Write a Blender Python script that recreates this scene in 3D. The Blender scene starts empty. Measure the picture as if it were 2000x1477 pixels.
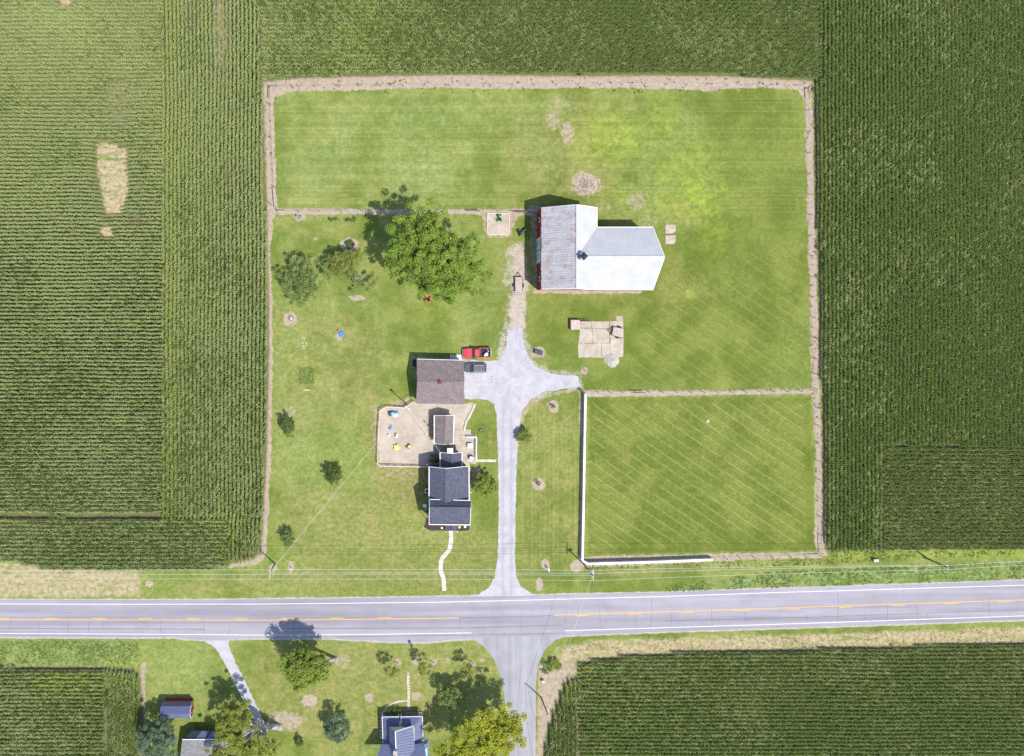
import bpy, bmesh, math, random
import numpy as np
from mathutils import Vector, Matrix

random.seed(7)
RNG = np.random.default_rng(7)
SC = bpy.context.scene
COL = SC.collection
R = math.radians

# ------------------------------------------------------------------ camera, sky, sun, exposure
H = 178.0                       # flying height over the ground, metres
NX, NY = 785.0, 640.0           # the point straight below the lens, on the 2000 x 1477 plan (0.1 m per unit)
CX, CY = (NX - 1000) * .1, (738.5 - NY) * .1
cam = bpy.data.cameras.new('camera')
cam.sensor_width = 36.0
cam.lens = 36.0 * H / 200.0
cam.shift_x = -CX / 200.0
cam.shift_y = -CY / 200.0
cam.clip_end = 3000
camo = bpy.data.objects.new('camera', cam)
camo.location = (CX, CY, H)
COL.objects.link(camo)
SC.camera = camo

SUN_EL, SUN_AZ = R(63), R(132)
world = bpy.data.worlds.new('World')
SC.world = world
world.use_nodes = True
wn = world.node_tree
sky = wn.nodes.new('ShaderNodeTexSky')
sky.sky_type = 'NISHITA'
sky.sun_disc = False
sky.sun_elevation = SUN_EL
sky.sun_rotation = SUN_AZ
wn.links.new(sky.outputs[0], wn.nodes['Background'].inputs[0])
wn.nodes['Background'].inputs[1].default_value = 0.145
sl = bpy.data.lights.new('sun', 'SUN')
sl.energy = 3.7
sl.angle = R(0.53)
sl.color = (1.0, 0.955, 0.88)
so = bpy.data.objects.new('sun', sl)
sd = Vector((math.sin(SUN_AZ) * math.cos(SUN_EL), math.cos(SUN_AZ) * math.cos(SUN_EL), math.sin(SUN_EL)))
so.rotation_euler = sd.to_track_quat('Z', 'Y').to_euler()
so.location = sd * 200
COL.objects.link(so)
SC.view_settings.view_transform = 'Standard'
SC.view_settings.look = 'None'
SC.view_settings.exposure = 0.55
SC.view_settings.gamma = 1.0
SC.view_settings.use_curve_mapping = False
SC.cycles.max_bounces = 5
SC.cycles.use_denoising = False
SC.cycles.diffuse_bounces = 2
SC.cycles.transmission_bounces = 4
SC.cycles.transparent_max_bounces = 4

# ------------------------------------------------------------------ helpers
def P(px, py, z=0.0):
    """plan point seen at (px,py) and standing z metres high -> world"""
    k = (H - z) / H
    gx, gy = (px - 1000) * .1, (738.5 - py) * .1
    return Vector((CX + (gx - CX) * k, CY + (gy - CY) * k, z))

def G(px, py, z=0.0):
    """ground plan point lifted straight up to z"""
    return Vector(((px - 1000) * .1, (738.5 - py) * .1, z))

def tag(o, label=None, cat=None, group=None, kind=None):
    if label: o['label'] = label
    if cat: o['category'] = cat
    if group: o['group'] = group
    if kind: o['kind'] = kind
    return o

def thing(name, label, cat, loc, rz=0.0, group=None):
    o = bpy.data.objects.new(name, None)
    o.empty_display_size = .3
    o.location = loc
    o.rotation_euler = (0, 0, rz)
    COL.objects.link(o)
    return tag(o, label, cat, group)

def root_of(o):
    while o.parent: o = o.parent
    return o

class MB:
    def __init__(s): s.v = []; s.f = []; s.m = []
    def add(s, vs, fs, mi=0):
        b = len(s.v)
        s.v += [tuple(v) for v in vs]
        s.f += [tuple(i + b for i in f) for f in fs]
        s.m += [mi] * len(fs)
        return s
    def box(s, c, size, rz=0.0, mi=0, M=None):
        hx, hy, hz = size[0] / 2, size[1] / 2, size[2] / 2
        c = Vector(c); cz, sz = math.cos(rz), math.sin(rz)
        vs = []
        for x, y, z in ((-1,-1,-1),(1,-1,-1),(1,1,-1),(-1,1,-1),(-1,-1,1),(1,-1,1),(1,1,1),(-1,1,1)):
            q = Vector((x * hx, y * hy, z * hz))
            if M: q = M @ q
            q = Vector((q.x * cz - q.y * sz, q.x * sz + q.y * cz, q.z)) + c
            vs.append(q)
        return s.add(vs, ((0,3,2,1),(4,5,6,7),(0,1,5,4),(1,2,6,5),(2,3,7,6),(3,0,4,7)), mi)
    def rbox(s, c, size, ch=.03, rz=0.0, mi=0):
        """box with chamfered top edges"""
        hx, hy, hz = size[0] / 2, size[1] / 2, size[2] / 2
        cz, sz = math.cos(rz), math.sin(rz); c = Vector(c)
        vs = []
        for (ax, ay, z) in ((hx, hy, -hz), (hx, hy, hz - ch), (hx - ch, hy - ch, hz)):
            for x, y in ((-1,-1),(1,-1),(1,1),(-1,1)):
                q = Vector((x * ax, y * ay, z))
                vs.append(Vector((q.x * cz - q.y * sz, q.x * sz + q.y * cz, q.z)) + c)
        fs = [(0,3,2,1), (8,9,10,11)]
        for l in (0, 4):
            for i in range(4):
                j = (i + 1) % 4
                fs.append((l + i, l + j, l + 4 + j, l + 4 + i))
        return s.add(vs, fs, mi)
    def tube(s, p0, p1, r0, r1=None, n=6, mi=0, cap=True):
        r1 = r0 if r1 is None else r1
        p0, p1 = Vector(p0), Vector(p1)
        d = (p1 - p0)
        if d.length < 1e-6: return s
        d.normalize()
        u = d.cross(Vector((0, 0, 1)))
        if u.length < 1e-3: u = Vector((1, 0, 0))
        u.normalize(); w = d.cross(u)
        vs = []
        for p, r in ((p0, r0), (p1, r1)):
            for i in range(n):
                a = 2 * math.pi * i / n
                vs.append(p + u * math.cos(a) * r + w * math.sin(a) * r)
        fs = [(i, (i + 1) % n, n + (i + 1) % n, n + i) for i in range(n)]
        if cap: fs += [tuple(range(n))[::-1], tuple(range(n, 2 * n))]
        return s.add(vs, fs, mi)
    def path(s, pts, r, n=5, mi=0):
        for i in range(len(pts) - 1):
            ra = r[i] if isinstance(r, (list, tuple)) else r
            rb = r[i + 1] if isinstance(r, (list, tuple)) else r
            s.tube(pts[i], pts[i + 1], ra, rb, n, mi)
        return s
    def lathe(s, c, prof, n=16, mi=0):
        c = Vector(c); vs = []
        for r, z in prof:
            for i in range(n):
                a = 2 * math.pi * i / n
                vs.append(c + Vector((math.cos(a) * r, math.sin(a) * r, z)))
        fs = []
        for k in range(len(prof) - 1):
            for i in range(n):
                j = (i + 1) % n
                fs.append((k * n + i, k * n + j, (k + 1) * n + j, (k + 1) * n + i))
        fs += [tuple(range(n))[::-1], tuple(range((len(prof) - 1) * n, len(prof) * n))]
        return s.add(vs, fs, mi)
    def slab(s, poly, th, mi=0):
        n = len(poly)
        vs = [Vector(p) for p in poly] + [Vector(p) - Vector((0, 0, th)) for p in poly]
        # keep the top facing up
        nn = sum(((vs[i].x - vs[(i + 1) % n].x) * (vs[i].y + vs[(i + 1) % n].y)) for i in range(n))
        o = list(range(n))
        if nn < 0: o = o[::-1]
        fs = [tuple(o), tuple(i + n for i in o[::-1])]
        for k in range(n):
            a, b = o[k], o[(k + 1) % n]
            fs.append((a, a + n, b + n, b))
        return s.add(vs, fs, mi)
    def bar(s, p0, p1, w, h, mi=0):
        """rectangular bar, flat side up"""
        p0, p1 = Vector(p0), Vector(p1)
        d = (p1 - p0).normalized()
        u = d.cross(Vector((0, 0, 1)))
        if u.length < 1e-3: u = Vector((1, 0, 0))
        u.normalize(); n = u.cross(d)
        vs = []
        for p in (p0, p1):
            for a, b in ((-1,-1),(1,-1),(1,1),(-1,1)):
                vs.append(p + u * a * w / 2 + n * b * h / 2)
        return s.add(vs, ((0,1,2,3),(7,6,5,4),(0,4,5,1),(1,5,6,2),(2,6,7,3),(3,7,4,0)), mi)
    def loft(s, secs, mi=0, cap=True):
        n = len(secs[0]); vs = [p for sec in secs for p in sec]; fs = []
        for k in range(len(secs) - 1):
            for i in range(n - 1):
                fs.append((k * n + i, k * n + i + 1, (k + 1) * n + i + 1, (k + 1) * n + i))
        if cap: fs += [tuple(range(n))[::-1], tuple(range((len(secs) - 1) * n, len(secs) * n))]
        return s.add(vs, fs, mi)
    def mesh(s, name, mats, off=None, smooth=False):
        me = bpy.data.meshes.new(name)
        vs = s.v
        if off is not None: vs = [(a - off[0], b - off[1], c - off[2]) for a, b, c in vs]
        me.from_pydata(vs, [], s.f)
        mats = mats if isinstance(mats, (list, tuple)) else [mats]
        for m in mats: me.materials.append(m)
        if len(mats) > 1: me.polygons.foreach_set('material_index', s.m)
        if smooth: me.polygons.foreach_set('use_smooth', [True] * len(s.f))
        me.update()
        return me
    def build(s, name, mats, parent=None, local=False, smooth=False, at=None):
        off = None
        if parent is not None and not local: off = root_of(parent).location
        if at is not None: off = at
        o = bpy.data.objects.new(name, s.mesh(name, mats, off, smooth))
        COL.objects.link(o)
        if parent is not None: o.parent = parent
        elif at is not None: o.location = at
        return o

# ------------------------------------------------------------------ materials
def mat(name, col, rough=.8, var=0.0, scale=2.0, spec=.3, metal=0.0, bump=0.0, bscale=None, col2=None, emit=None):
    m = bpy.data.materials.new(name); m.use_nodes = True
    nt = m.node_tree; b = nt.nodes['Principled BSDF']
    b.inputs['Base Color'].default_value = (*col, 1)
    b.inputs['Roughness'].default_value = rough
    b.inputs['Specular IOR Level'].default_value = spec
    b.inputs['Metallic'].default_value = metal
    if var or bump or col2:
        tc = nt.nodes.new('ShaderNodeTexCoord')
        nz = nt.nodes.new('ShaderNodeTexNoise')
        nz.inputs['Scale'].default_value = scale
        nz.inputs['Detail'].default_value = 6
        nz.inputs['Roughness'].default_value = .65
        nt.links.new(tc.outputs['Object'], nz.inputs['Vector'])
        if var or col2:
            rp = nt.nodes.new('ShaderNodeValToRGB')
            lo = tuple(c * (1 - var) for c in col)
            hi = col2 if col2 else tuple(min(1, c * (1 + var)) for c in col)
            rp.color_ramp.elements[0].position = .3
            rp.color_ramp.elements[1].position = .7
            rp.color_ramp.elements[0].color = (*lo, 1)
            rp.color_ramp.elements[1].color = (*hi, 1)
            nt.links.new(nz.outputs[0], rp.inputs[0])
            nt.links.new(rp.outputs[0], b.inputs['Base Color'])
        if bump:
            n2 = nt.nodes.new('ShaderNodeTexNoise')
            n2.inputs['Scale'].default_value = bscale or scale * 4
            n2.inputs['Detail'].default_value = 4
            nt.links.new(tc.outputs['Object'], n2.inputs['Vector'])
            bp = nt.nodes.new('ShaderNodeBump')
            bp.inputs['Strength'].default_value = bump
            bp.inputs['Distance'].default_value = .05
            nt.links.new(n2.outputs[0], bp.inputs['Height'])
            nt.links.new(bp.outputs[0], b.inputs['Normal'])
    return m

class NT:
    """short-hand for building node trees"""
    def __init__(s, m): s.nt = m.node_tree; s.b = s.nt.nodes['Principled BSDF']; s.tc = s.nt.nodes.new('ShaderNodeTexCoord')
    def sep(s, v):
        n = s.nt.nodes.new('ShaderNodeSeparateXYZ'); s.nt.links.new(v, n.inputs[0]); return n.outputs
    def noise(s, scale, detail=4, rough=.6, vec=None, stretch=None, distort=0):
        n = s.nt.nodes.new('ShaderNodeTexNoise')
        n.inputs['Scale'].default_value = scale; n.inputs['Detail'].default_value = detail
        n.inputs['Roughness'].default_value = rough; n.inputs['Distortion'].default_value = distort
        v = vec if vec is not None else s.tc.outputs['Object']
        if stretch:
            mp = s.nt.nodes.new('ShaderNodeMapping'); mp.inputs['Scale'].default_value = stretch
            s.nt.links.new(v, mp.inputs[0]); v = mp.outputs[0]
        s.nt.links.new(v, n.inputs['Vector'])
        return n.outputs[0]
    def math(s, op, a, b=None, c=None, clamp=False):
        n = s.nt.nodes.new('ShaderNodeMath'); n.operation = op; n.use_clamp = clamp
        for i, x in enumerate((a, b, c)):
            if x is None: continue
            if isinstance(x, (int, float)): n.inputs[i].default_value = x
            else: s.nt.links.new(x, n.inputs[i])
        return n.outputs[0]
    def ramp(s, v, lo, hi):
        n = s.nt.nodes.new('ShaderNodeMapRange'); n.interpolation_type = 'SMOOTHSTEP'
        n.inputs['From Min'].default_value = lo; n.inputs['From Max'].default_value = hi
        s.nt.links.new(v, n.inputs['Value']); return n.outputs[0]
    def mix(s, f, a, b, mode='MIX'):
        n = s.nt.nodes.new('ShaderNodeMix'); n.data_type = 'RGBA'; n.blend_type = mode
        for i, x in ((0, f), (6, a), (7, b)):
            if isinstance(x, (int, float)): n.inputs[i].default_value = x
            elif isinstance(x, tuple): n.inputs[i].default_value = (*x, 1)
            else: s.nt.links.new(x, n.inputs[i])
        return n.outputs[2]
    def attr(s, name):
        n = s.nt.nodes.new('ShaderNodeAttribute'); n.attribute_name = name
        q = s.nt.nodes.new('ShaderNodeSeparateColor'); s.nt.links.new(n.outputs['Color'], q.inputs[0])
        return q.outputs
    def bump(s, h, strength=.4, dist=.05):
        n = s.nt.nodes.new('ShaderNodeBump'); n.inputs['Strength'].default_value = strength; n.inputs['Distance'].default_value = dist
        s.nt.links.new(h, n.inputs['Height']); s.nt.links.new(n.outputs[0], s.b.inputs['Normal'])
    def out(s, c): s.nt.links.new(c, s.b.inputs['Base Color'])

def newmat(name, rough=.9, spec=.15):
    m = bpy.data.materials.new(name); m.use_nodes = True
    b = m.node_tree.nodes['Principled BSDF']
    b.inputs['Roughness'].default_value = rough; b.inputs['Specular IOR Level'].default_value = spec
    return m

def leaf_simple(name, c0, c1, gloss):
    m = bpy.data.materials.new(name); m.use_nodes = True
    nt = m.node_tree; b = nt.nodes['Principled BSDF']
    at = nt.nodes.new('ShaderNodeAttribute'); at.attribute_name = 'tint'
    mx = nt.nodes.new('ShaderNodeMix'); mx.data_type = 'RGBA'
    mx.inputs[6].default_value = (*c0, 1); mx.inputs[7].default_value = (*c1, 1)
    nt.links.new(at.outputs['Fac'], mx.inputs[0]); nt.links.new(mx.outputs[2], b.inputs['Base Color'])
    b.inputs['Roughness'].default_value = .5; b.inputs['Specular IOR Level'].default_value = gloss
    return m
def foliage_mat(name, c0, c1, trans=.35, gloss=.25):
    if trans == 0: return leaf_simple(name, c0, c1, gloss)
    m = bpy.data.materials.new(name); m.use_nodes = True
    nt = m.node_tree; b = nt.nodes['Principled BSDF']; out = nt.nodes['Material Output']
    at = nt.nodes.new('ShaderNodeAttribute'); at.attribute_name = 'tint'
    mx = nt.nodes.new('ShaderNodeMix'); mx.data_type = 'RGBA'
    mx.inputs[6].default_value = (*c0, 1); mx.inputs[7].default_value = (*c1, 1)
    nt.links.new(at.outputs['Fac'], mx.inputs[0])
    nt.links.new(mx.outputs[2], b.inputs['Base Color'])
    b.inputs['Roughness'].default_value = .55; b.inputs['Specular IOR Level'].default_value = gloss
    tr = nt.nodes.new('ShaderNodeBsdfTranslucent')
    br = nt.nodes.new('ShaderNodeMix'); br.data_type = 'RGBA'; br.blend_type = 'MULTIPLY'; br.inputs[0].default_value = 1
    nt.links.new(mx.outputs[2], br.inputs[6]); br.inputs[7].default_value = (1.15, 1.2, .6, 1)
    nt.links.new(br.outputs[2], tr.inputs[0])
    ms = nt.nodes.new('ShaderNodeMixShader'); ms.inputs[0].default_value = trans
    nt.links.new(b.outputs[0], ms.inputs[1]); nt.links.new(tr.outputs[0], ms.inputs[2])
    nt.links.new(ms.outputs[0], out.inputs['Surface'])
    return m

M = {}
M['white'] = mat('white_paint', (.78, .78, .77), .55, .06, 1.5)
M['white_rail'] = mat('white_vinyl', (.80, .80, .80), .45, .04, 1.0)
M['trim'] = mat('trim_white', (.74, .74, .73), .5, .05, 2)
M['wood'] = mat('weathered_wood', (.23, .20, .17), .9, .3, 3, bump=.3)
M['pole'] = mat('pole_wood', (.17, .13, .10), .9, .35, 2.5, bump=.3)
M['post'] = mat('fence_post_wood', (.10, .075, .06), .9, .3, 4)
M['cream_wood'] = mat('pale_timber', (.62, .49, .38), .8, .15, 3)
M['steel'] = mat('galvanised_steel', (.45, .46, .47), .4, .12, 3, metal=.6)
M['darksteel'] = mat('dark_steel', (.035, .035, .04), .5, .2, 3)
M['black'] = mat('black_plastic', (.015, .015, .017), .5)
M['rubber'] = mat('tyre_rubber', (.018, .018, .019), .8)
M['glass'] = mat('dark_glass', (.03, .04, .05), .08, spec=.6)
M['chrome'] = mat('bright_metal', (.6, .6, .62), .25, metal=.8)
M['red_wall'] = mat('red_barn_boards', (.24, .018, .015), .8, .25, 2.5)
M['siding'] = mat('pale_siding', (.55, .54, .50), .7, .08, 2)
M['brick'] = mat('dark_red_brick', (.16, .05, .04), .9, .3, 6)
M['concrete'] = mat('concrete', (.40, .345, .28), .9, .26, .55, bump=.2, bscale=10)
M['stone'] = mat('pale_stone', (.52, .47, .40), .9, .2, 2, bump=.3)
M['soil'] = mat('bare_soil', (.25, .19, .15), .95, .25, 2, bump=.4)
M['mulch'] = mat('dark_mulch', (.06, .042, .038), .95, .45, 6, bump=.6)
M['yellow'] = mat('yellow_plastic', (.85, .66, .16), .4, .08, 4)
M['red_toy'] = mat('red_plastic', (.55, .05, .05), .4)
M['green_toy'] = mat('green_paint', (.03, .22, .05), .45)
M['blue_toy'] = mat('blue_plastic', (.06, .22, .70), .4)
M['teal_toy'] = mat('teal_plastic', (.16, .42, .48), .4)
M['orange'] = mat('orange_paint', (.62, .10, .03), .45, .1, 4)
M['log'] = mat('cut_log_ends', (.55, .36, .18), .9, .3, 12)
M['bark'] = mat('tree_bark', (.16, .14, .12), .95, .35, 5, bump=.5)
M['palebark'] = mat('pale_bark', (.36, .34, .31), .95, .3, 4, bump=.5)

# ------------------------------------------------------------------ numpy noise and polygon distance
_TAB = RNG.random((256, 256))
def vnoise(x, y, s, seed=0):
    x = x / s + seed * 17.31; y = y / s + seed * 9.77
    xi = np.floor(x).astype(int); yi = np.floor(y).astype(int)
    fx = x - xi; fy = y - yi
    fx = fx * fx * (3 - 2 * fx); fy = fy * fy * (3 - 2 * fy)
    a = _TAB[xi & 255, yi & 255]; b = _TAB[(xi + 1) & 255, yi & 255]
    c = _TAB[xi & 255, (yi + 1) & 255]; d = _TAB[(xi + 1) & 255, (yi + 1) & 255]
    return (a * (1 - fx) + b * fx) * (1 - fy) + (c * (1 - fx) + d * fx) * fy
def fbm(x, y, s, seed=0, o=4):
    t = np.zeros_like(x); amp = 1; tot = 0
    for k in range(o):
        t = t + amp * vnoise(x, y, s / 2 ** k, seed + k * 3); tot += amp; amp *= .55
    return t / tot
def sdpoly(x, y, poly):
    """signed distance to a polygon, negative inside"""
    d = np.full(x.shape, 1e9); ins = np.zeros(x.shape, bool)
    n = len(poly)
    for i in range(n):
        ax, ay = poly[i]; bx, by = poly[(i + 1) % n]
        ex, ey = bx - ax, by - ay
        L = ex * ex + ey * ey + 1e-9
        t = np.clip(((x - ax) * ex + (y - ay) * ey) / L, 0, 1)
        d = np.minimum(d, (x - ax - t * ex) ** 2 + (y - ay - t * ey) ** 2)
        c = ((ay > y) != (by > y))
        with np.errstate(divide='ignore', invalid='ignore'):
            xx = (bx - ax) * (y - ay) / (by - ay + 1e-12) + ax
        ins ^= c & (x < xx)
    d = np.sqrt(d)
    return np.where(ins, -d, d)
def inpoly(x, y, poly): return sdpoly(x, y, poly) < 0
def sstep(v, lo, hi):
    t = np.clip((v - lo) / (hi - lo), 0, 1); return t * t * (3 - 2 * t)

# ------------------------------------------------------------------ plan of the corn (units of 0.1 m)
W_EDGE = [(505, -400), (507, 150), (512, 162), (513, 190), (517, 300), (521, 420), (524, 600), (524, 720), (521, 850), (515, 980), (510, 1060), (506, 1085), (500, 1094)]
N_EDGE = [(512, 160), (560, 153), (700, 149), (900, 145), (1100, 148), (1300, 147), (1420, 148), (1540, 155), (1590, 160)]
E_EDGE = [(1590, 160), (1592, 300), (1598, 500), (1604, 700), (1609, 900), (1613, 1060), (1618, 1076)]
MARG = 150
CORN = {   # name: list of (polygon, row direction)
 'west': [([(-MARG, -MARG), (320, -MARG), (320, 1001), (-MARG, 998)], 'h'),
          ([(321, -MARG)] + [(505, -MARG)] + W_EDGE[1:10] + [(513, 1010), (321, 1010)], 'v'),
          ([(-MARG, 1008), (323, 1010), (447, 1012), (447, 1104), (400, 1112), (220, 1114), (85, 1109), (0, 1090), (-MARG, 1086)], 'h'),
          ([(450, 1012), (513, 1012), (510, 1060), (506, 1080), (497, 1090), (450, 1100)], 'v')],
 'north': [([(508, -MARG), (1600, -MARG), (1597, 158)] + N_EDGE[::-1][1:], 'h')],
 'east': [(E_EDGE + [(1720, 1074), (1720, 868), (2000 + MARG, 868), (2000 + MARG, -MARG), (1603, -MARG), (1600, 158)], 'v'),
          ([(1721, 869), (2000 + MARG, 869), (2000 + MARG, 1070), (1722, 1074)], 'h')],
 'southeast': [([(1133, 1299), (1160, 1288), (1230, 1281), (1320, 1276), (1500, 1270), (1700, 1264), (2000, 1257), (2000 + MARG, 1253), (2000 + MARG, 1477 + MARG), (1133, 1477 + MARG)], 'h'),
               ([(1129, 1326), (1112, 1328), (1102, 1340), (1092, 1368), (1080, 1400), (1070, 1430), (1064, 1477), (1060, 1477 + MARG), (1130, 1477 + MARG)], 'v')],
 'southwest': [([(-MARG, 1303), (206, 1304), (207, 1477 + MARG), (-MARG, 1477 + MARG)], 'h'),
               ([(211, 1308), (262, 1310), (272, 1320), (277, 1360), (280, 1420), (276, 1477 + MARG), (211, 1477 + MARG)], 'v')],
}
BARE = [([(192, 284), (212, 280), (248, 294), (246, 330), (250, 372), (238, 415), (212, 420), (204, 396), (194, 340)], 1.0),
        ([(198, 452), (206, 442), (216, 446), (221, 460), (208, 462)], .8), ([(112, -10), (142, -10), (138, 8), (122, 12)], 1.0)]
SPARSE_HAZE = [(435, 60, 14, 110, .75), (238, 200, 26, 46, .4), (270, 430, 26, 12, .45), (378, 40, 14, 40, .35), (440, 350, 14, 45, .3), (492, 1080, 20, 14, .4)]  # thin corn spots, one of them standing in for a pale haze patch

# ------------------------------------------------------------------ the ground: one sheet with a fine plan in the middle
STEP = 2.5
gx = np.concatenate(([-9000, -3000, -900], np.arange(-160, 2161, STEP), [2900, 5000, 11000]))
gy = np.concatenate(([-9000, -3000, -900], np.arange(-160, 1641, STEP), [2400, 4500, 10000]))
X, Y = np.meshgrid(gx, gy)
shape = X.shape
soil = np.zeros(shape); dry = np.zeros(shape); lush = np.zeros(shape); dark = np.zeros(shape); stones = np.zeros(shape); crop = np.zeros(shape)
straw = np.zeros(shape); mown = np.zeros(shape + (3,)); blue = np.zeros(shape)
nA = fbm(X, Y, 26, 1) - .5; nB = fbm(X, Y, 8, 5, 3) - .5; nC = fbm(X, Y, 120, 9) - .5; nD = fbm(X, Y, 50, 21) - .5
wob = nA * 10 + nB * 8

def put(arr, poly, amt=1.0, soft=4.0, wobble=1.0, grow=0.0):
    xs = [p[0] for p in poly]; ys = [p[1] for p in poly]; mg = soft + 22 + grow
    i0, i1 = np.searchsorted(gx, [min(xs) - mg, max(xs) + mg]); j0, j1 = np.searchsorted(gy, [min(ys) - mg, max(ys) + mg])
    sl_ = (slice(j0, j1), slice(i0, i1))
    d = sdpoly(X[sl_], Y[sl_], poly) + wob[sl_] * wobble - grow
    v = amt * (1 - sstep(d, -soft, soft))
    arr[sl_] = np.maximum(arr[sl_], v)
def spot(arr, cx, cy, rx, ry, amt=1.0, soft=.35, wobble=1.0):
    mg = 1.8
    i0, i1 = np.searchsorted(gx, [cx - rx * mg - 6, cx + rx * mg + 6]); j0, j1 = np.searchsorted(gy, [cy - ry * mg - 6, cy + ry * mg + 6])
    sl_ = (slice(j0, j1), slice(i0, i1))
    d = np.hypot((X[sl_] - cx) / rx, (Y[sl_] - cy) / ry) + wob[sl_] * wobble * .06
    arr[sl_] = np.maximum(arr[sl_], amt * (1 - sstep(d, 1 - soft, 1 + soft)))

for k, zs in CORN.items():
    for poly, _ in zs: put(crop, poly, 1.0, 2.5, .3, 1.5)
crop[(X < 506) & (Y < 1080)] = 1; crop[(X < 272) & (Y > 1314)] = 1
crop[(X > 1616) & (Y < 1060)] = 1
crop[Y < 120] = 1; crop[(X > 1140) & (Y > 1330)] = 1; crop[(X < 200) & (Y > 1320)] = 1
_bare_haze = np.zeros(shape)
for poly, a in BARE: put(_bare_haze, poly, 1, 3, .7, 3)
for _s in SPARSE_HAZE[:2]: spot(_bare_haze, _s[0], _s[1], _s[2], _s[3], .55, .7)  # straw tone here also paints the pale haze over the northwest corn
crop *= 1 - _bare_haze; straw = np.maximum(straw, _bare_haze)
# earth tracks round the lot and along the fences
put(soil, [(510,160),(520,153),(700,149),(900,146),(1100,149),(1400,148),(1540,155),(1582,158),(1584,177),(1480,172),(1360,176),(1200,172),(1000,174),(850,171),(700,177),(600,178),(560,181),(546,192),(520,188)], 1, 3.0, .5)
put(soil, [(510,162),(546,180),(535,192),(537,300),(541,400),(546,412),(533,428),(529,500),(532,600),(533,700),(530,850),(524,1000),(521,1050),(519,1085),(508,1100),(450,1110),(440,1104),(500,1088),(512,1040),(517,950),(521,800),(522,600),(520,430),(517,300),(513,190)], 1, 2.8, .55)
put(soil, [(540,407),(800,409),(1046,409),(1050,418),(800,419),(600,419),(545,420)], .95, 2.5, .35)
put(soil, [(1550,165),(1586,160),(1588,300),(1594,500),(1600,700),(1605,900),(1610,1070),(1618,1086),(1600,1092),(1591,1060),(1592,900),(1586,760),(1579,500),(1574,300),(1571,200)], 1, 2.8, .6)
put(soil, [(1138,762),(1300,763),(1588,760),(1588,769),(1300,774),(1160,776),(1140,775)], .9, 2.5, .35)
put(soil, [(1131,768),(1147,768),(1143,900),(1140,1090),(1150,1086),(1260,1084),(1400,1080),(1500,1080),(1605,1078),(1605,1090),(1500,1092),(1400,1097),(1270,1105),(1140,1108),(1130,1090),(1133,900)], .8, 2.5, .4)
put(soil, [(1042,562),(1150,566),(1255,566),(1252,573),(1120,574),(1050,572),(1040,575)], .9, 2.5, .4)
put(soil, [(1034,400),(1058,402),(1056,560),(1042,565),(1036,500)], .6, 3, .6)
put(soil, [(940,412),(1000,412),(1000,466),(950,464)], .7, 4, .5)
put(soil, [(995,408),(1050,408),(1048,420),(1012,424),(1000,450)], .7, 4, .5)
put(soil, [(736,795),(758,788),(812,770),(812,800),(745,806),(744,900),(840,908),(838,918),(732,915),(728,860)], .55, 6, .8)
put(soil, [(802,695),(906,697),(930,704),(906,710),(812,702),(812,720),(802,720)], .6, 3, .5)
for s_ in [(1145,361,28,23,1),(1081,795,10,12,1),(1052,946,13,13,1),(568,623,13,13,1),(663,658,8,10,.8),(569,1108,7,13,.9),(1066,1102,8,12,.9),(1053,1141,7,13,.8),(1126,1106,14,12,.8),(534,1108,9,10,.8),
           (683,478,17,14,1),(697,582,16,6,.8),(586,424,14,9,.9),(617,467,8,5,.7),(1052,689,13,10,.9),(605,1369,16,12,1),(720,1363,8,8,1),(814,1360,10,10,.9),(778,1294,6,6,1),(812,1293,10,8,.9),(848,1294,6,6,1),(875,1289,6,5,.7),
           (925,1296,6,7,.9),(942,1290,6,5,.8),(291,1139,9,7,.8),(1142,725,6,7,1),(1082,238,16,20,.55),(1108,258,16,24,.6),(1092,200,20,12,.4),(1120,210,20,12,.3),(1245,392,22,18,.5),(1178,405,26,10,.4),(1270,430,20,14,.4),
           (560,1408,40,22,.65),(668,1290,16,16,.5),(505,1270,10,4,.3),(560,815,17,24,.5),(1136,340,12,8,.4),(738,832,14,12,.5),(730,800,8,10,.5),(1385,172,26,7,.8),(1440,176,10,4,.4),(1145,830,14,16,.25),(1160,905,16,12,.3),(300,1304,3,3,.6),(280,1306,7,14,.7),
           (835,1030,12,10,.4),(930,930,12,22,.6),(905,870,12,20,.4)]:
    spot(soil, *s_[:5])
put(soil, [(1050,1300),(1075,1290),(1110,1290),(1128,1300),(1120,1325),(1100,1335),(1088,1370),(1070,1425),(1062,1477),(1058,1640),(1046,1640),(1049,1400)], .7, 4, .8)
put(soil, [(275,1300),(284,1310),(286,1380),(282,1430),(276,1400),(274,1340)], .7, 2.5, .5)
# straw-coloured verges
put(straw, [(-160,1098),(0,1098),(80,1108),(270,1114),(275,1166),(-160,1168)], .9, 5, .8)
put(straw, [(1100,1262),(1180,1250),(1400,1244),(1700,1236),(2160,1222),(2160,1258),(1700,1264),(1300,1278),(1160,1290),(1090,1296)], .95, 5, .8)
put(straw, [(1052,1300),(1090,1265),(1110,1300),(1085,1400),(1060,1477),(1056,1640),(1044,1640),(1048,1400)], .5, 5, 1)
put(straw, [(1120,1088),(1390,1102),(1500,1094),(1500,1108),(1140,1128)], .15, 6, 1)
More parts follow.
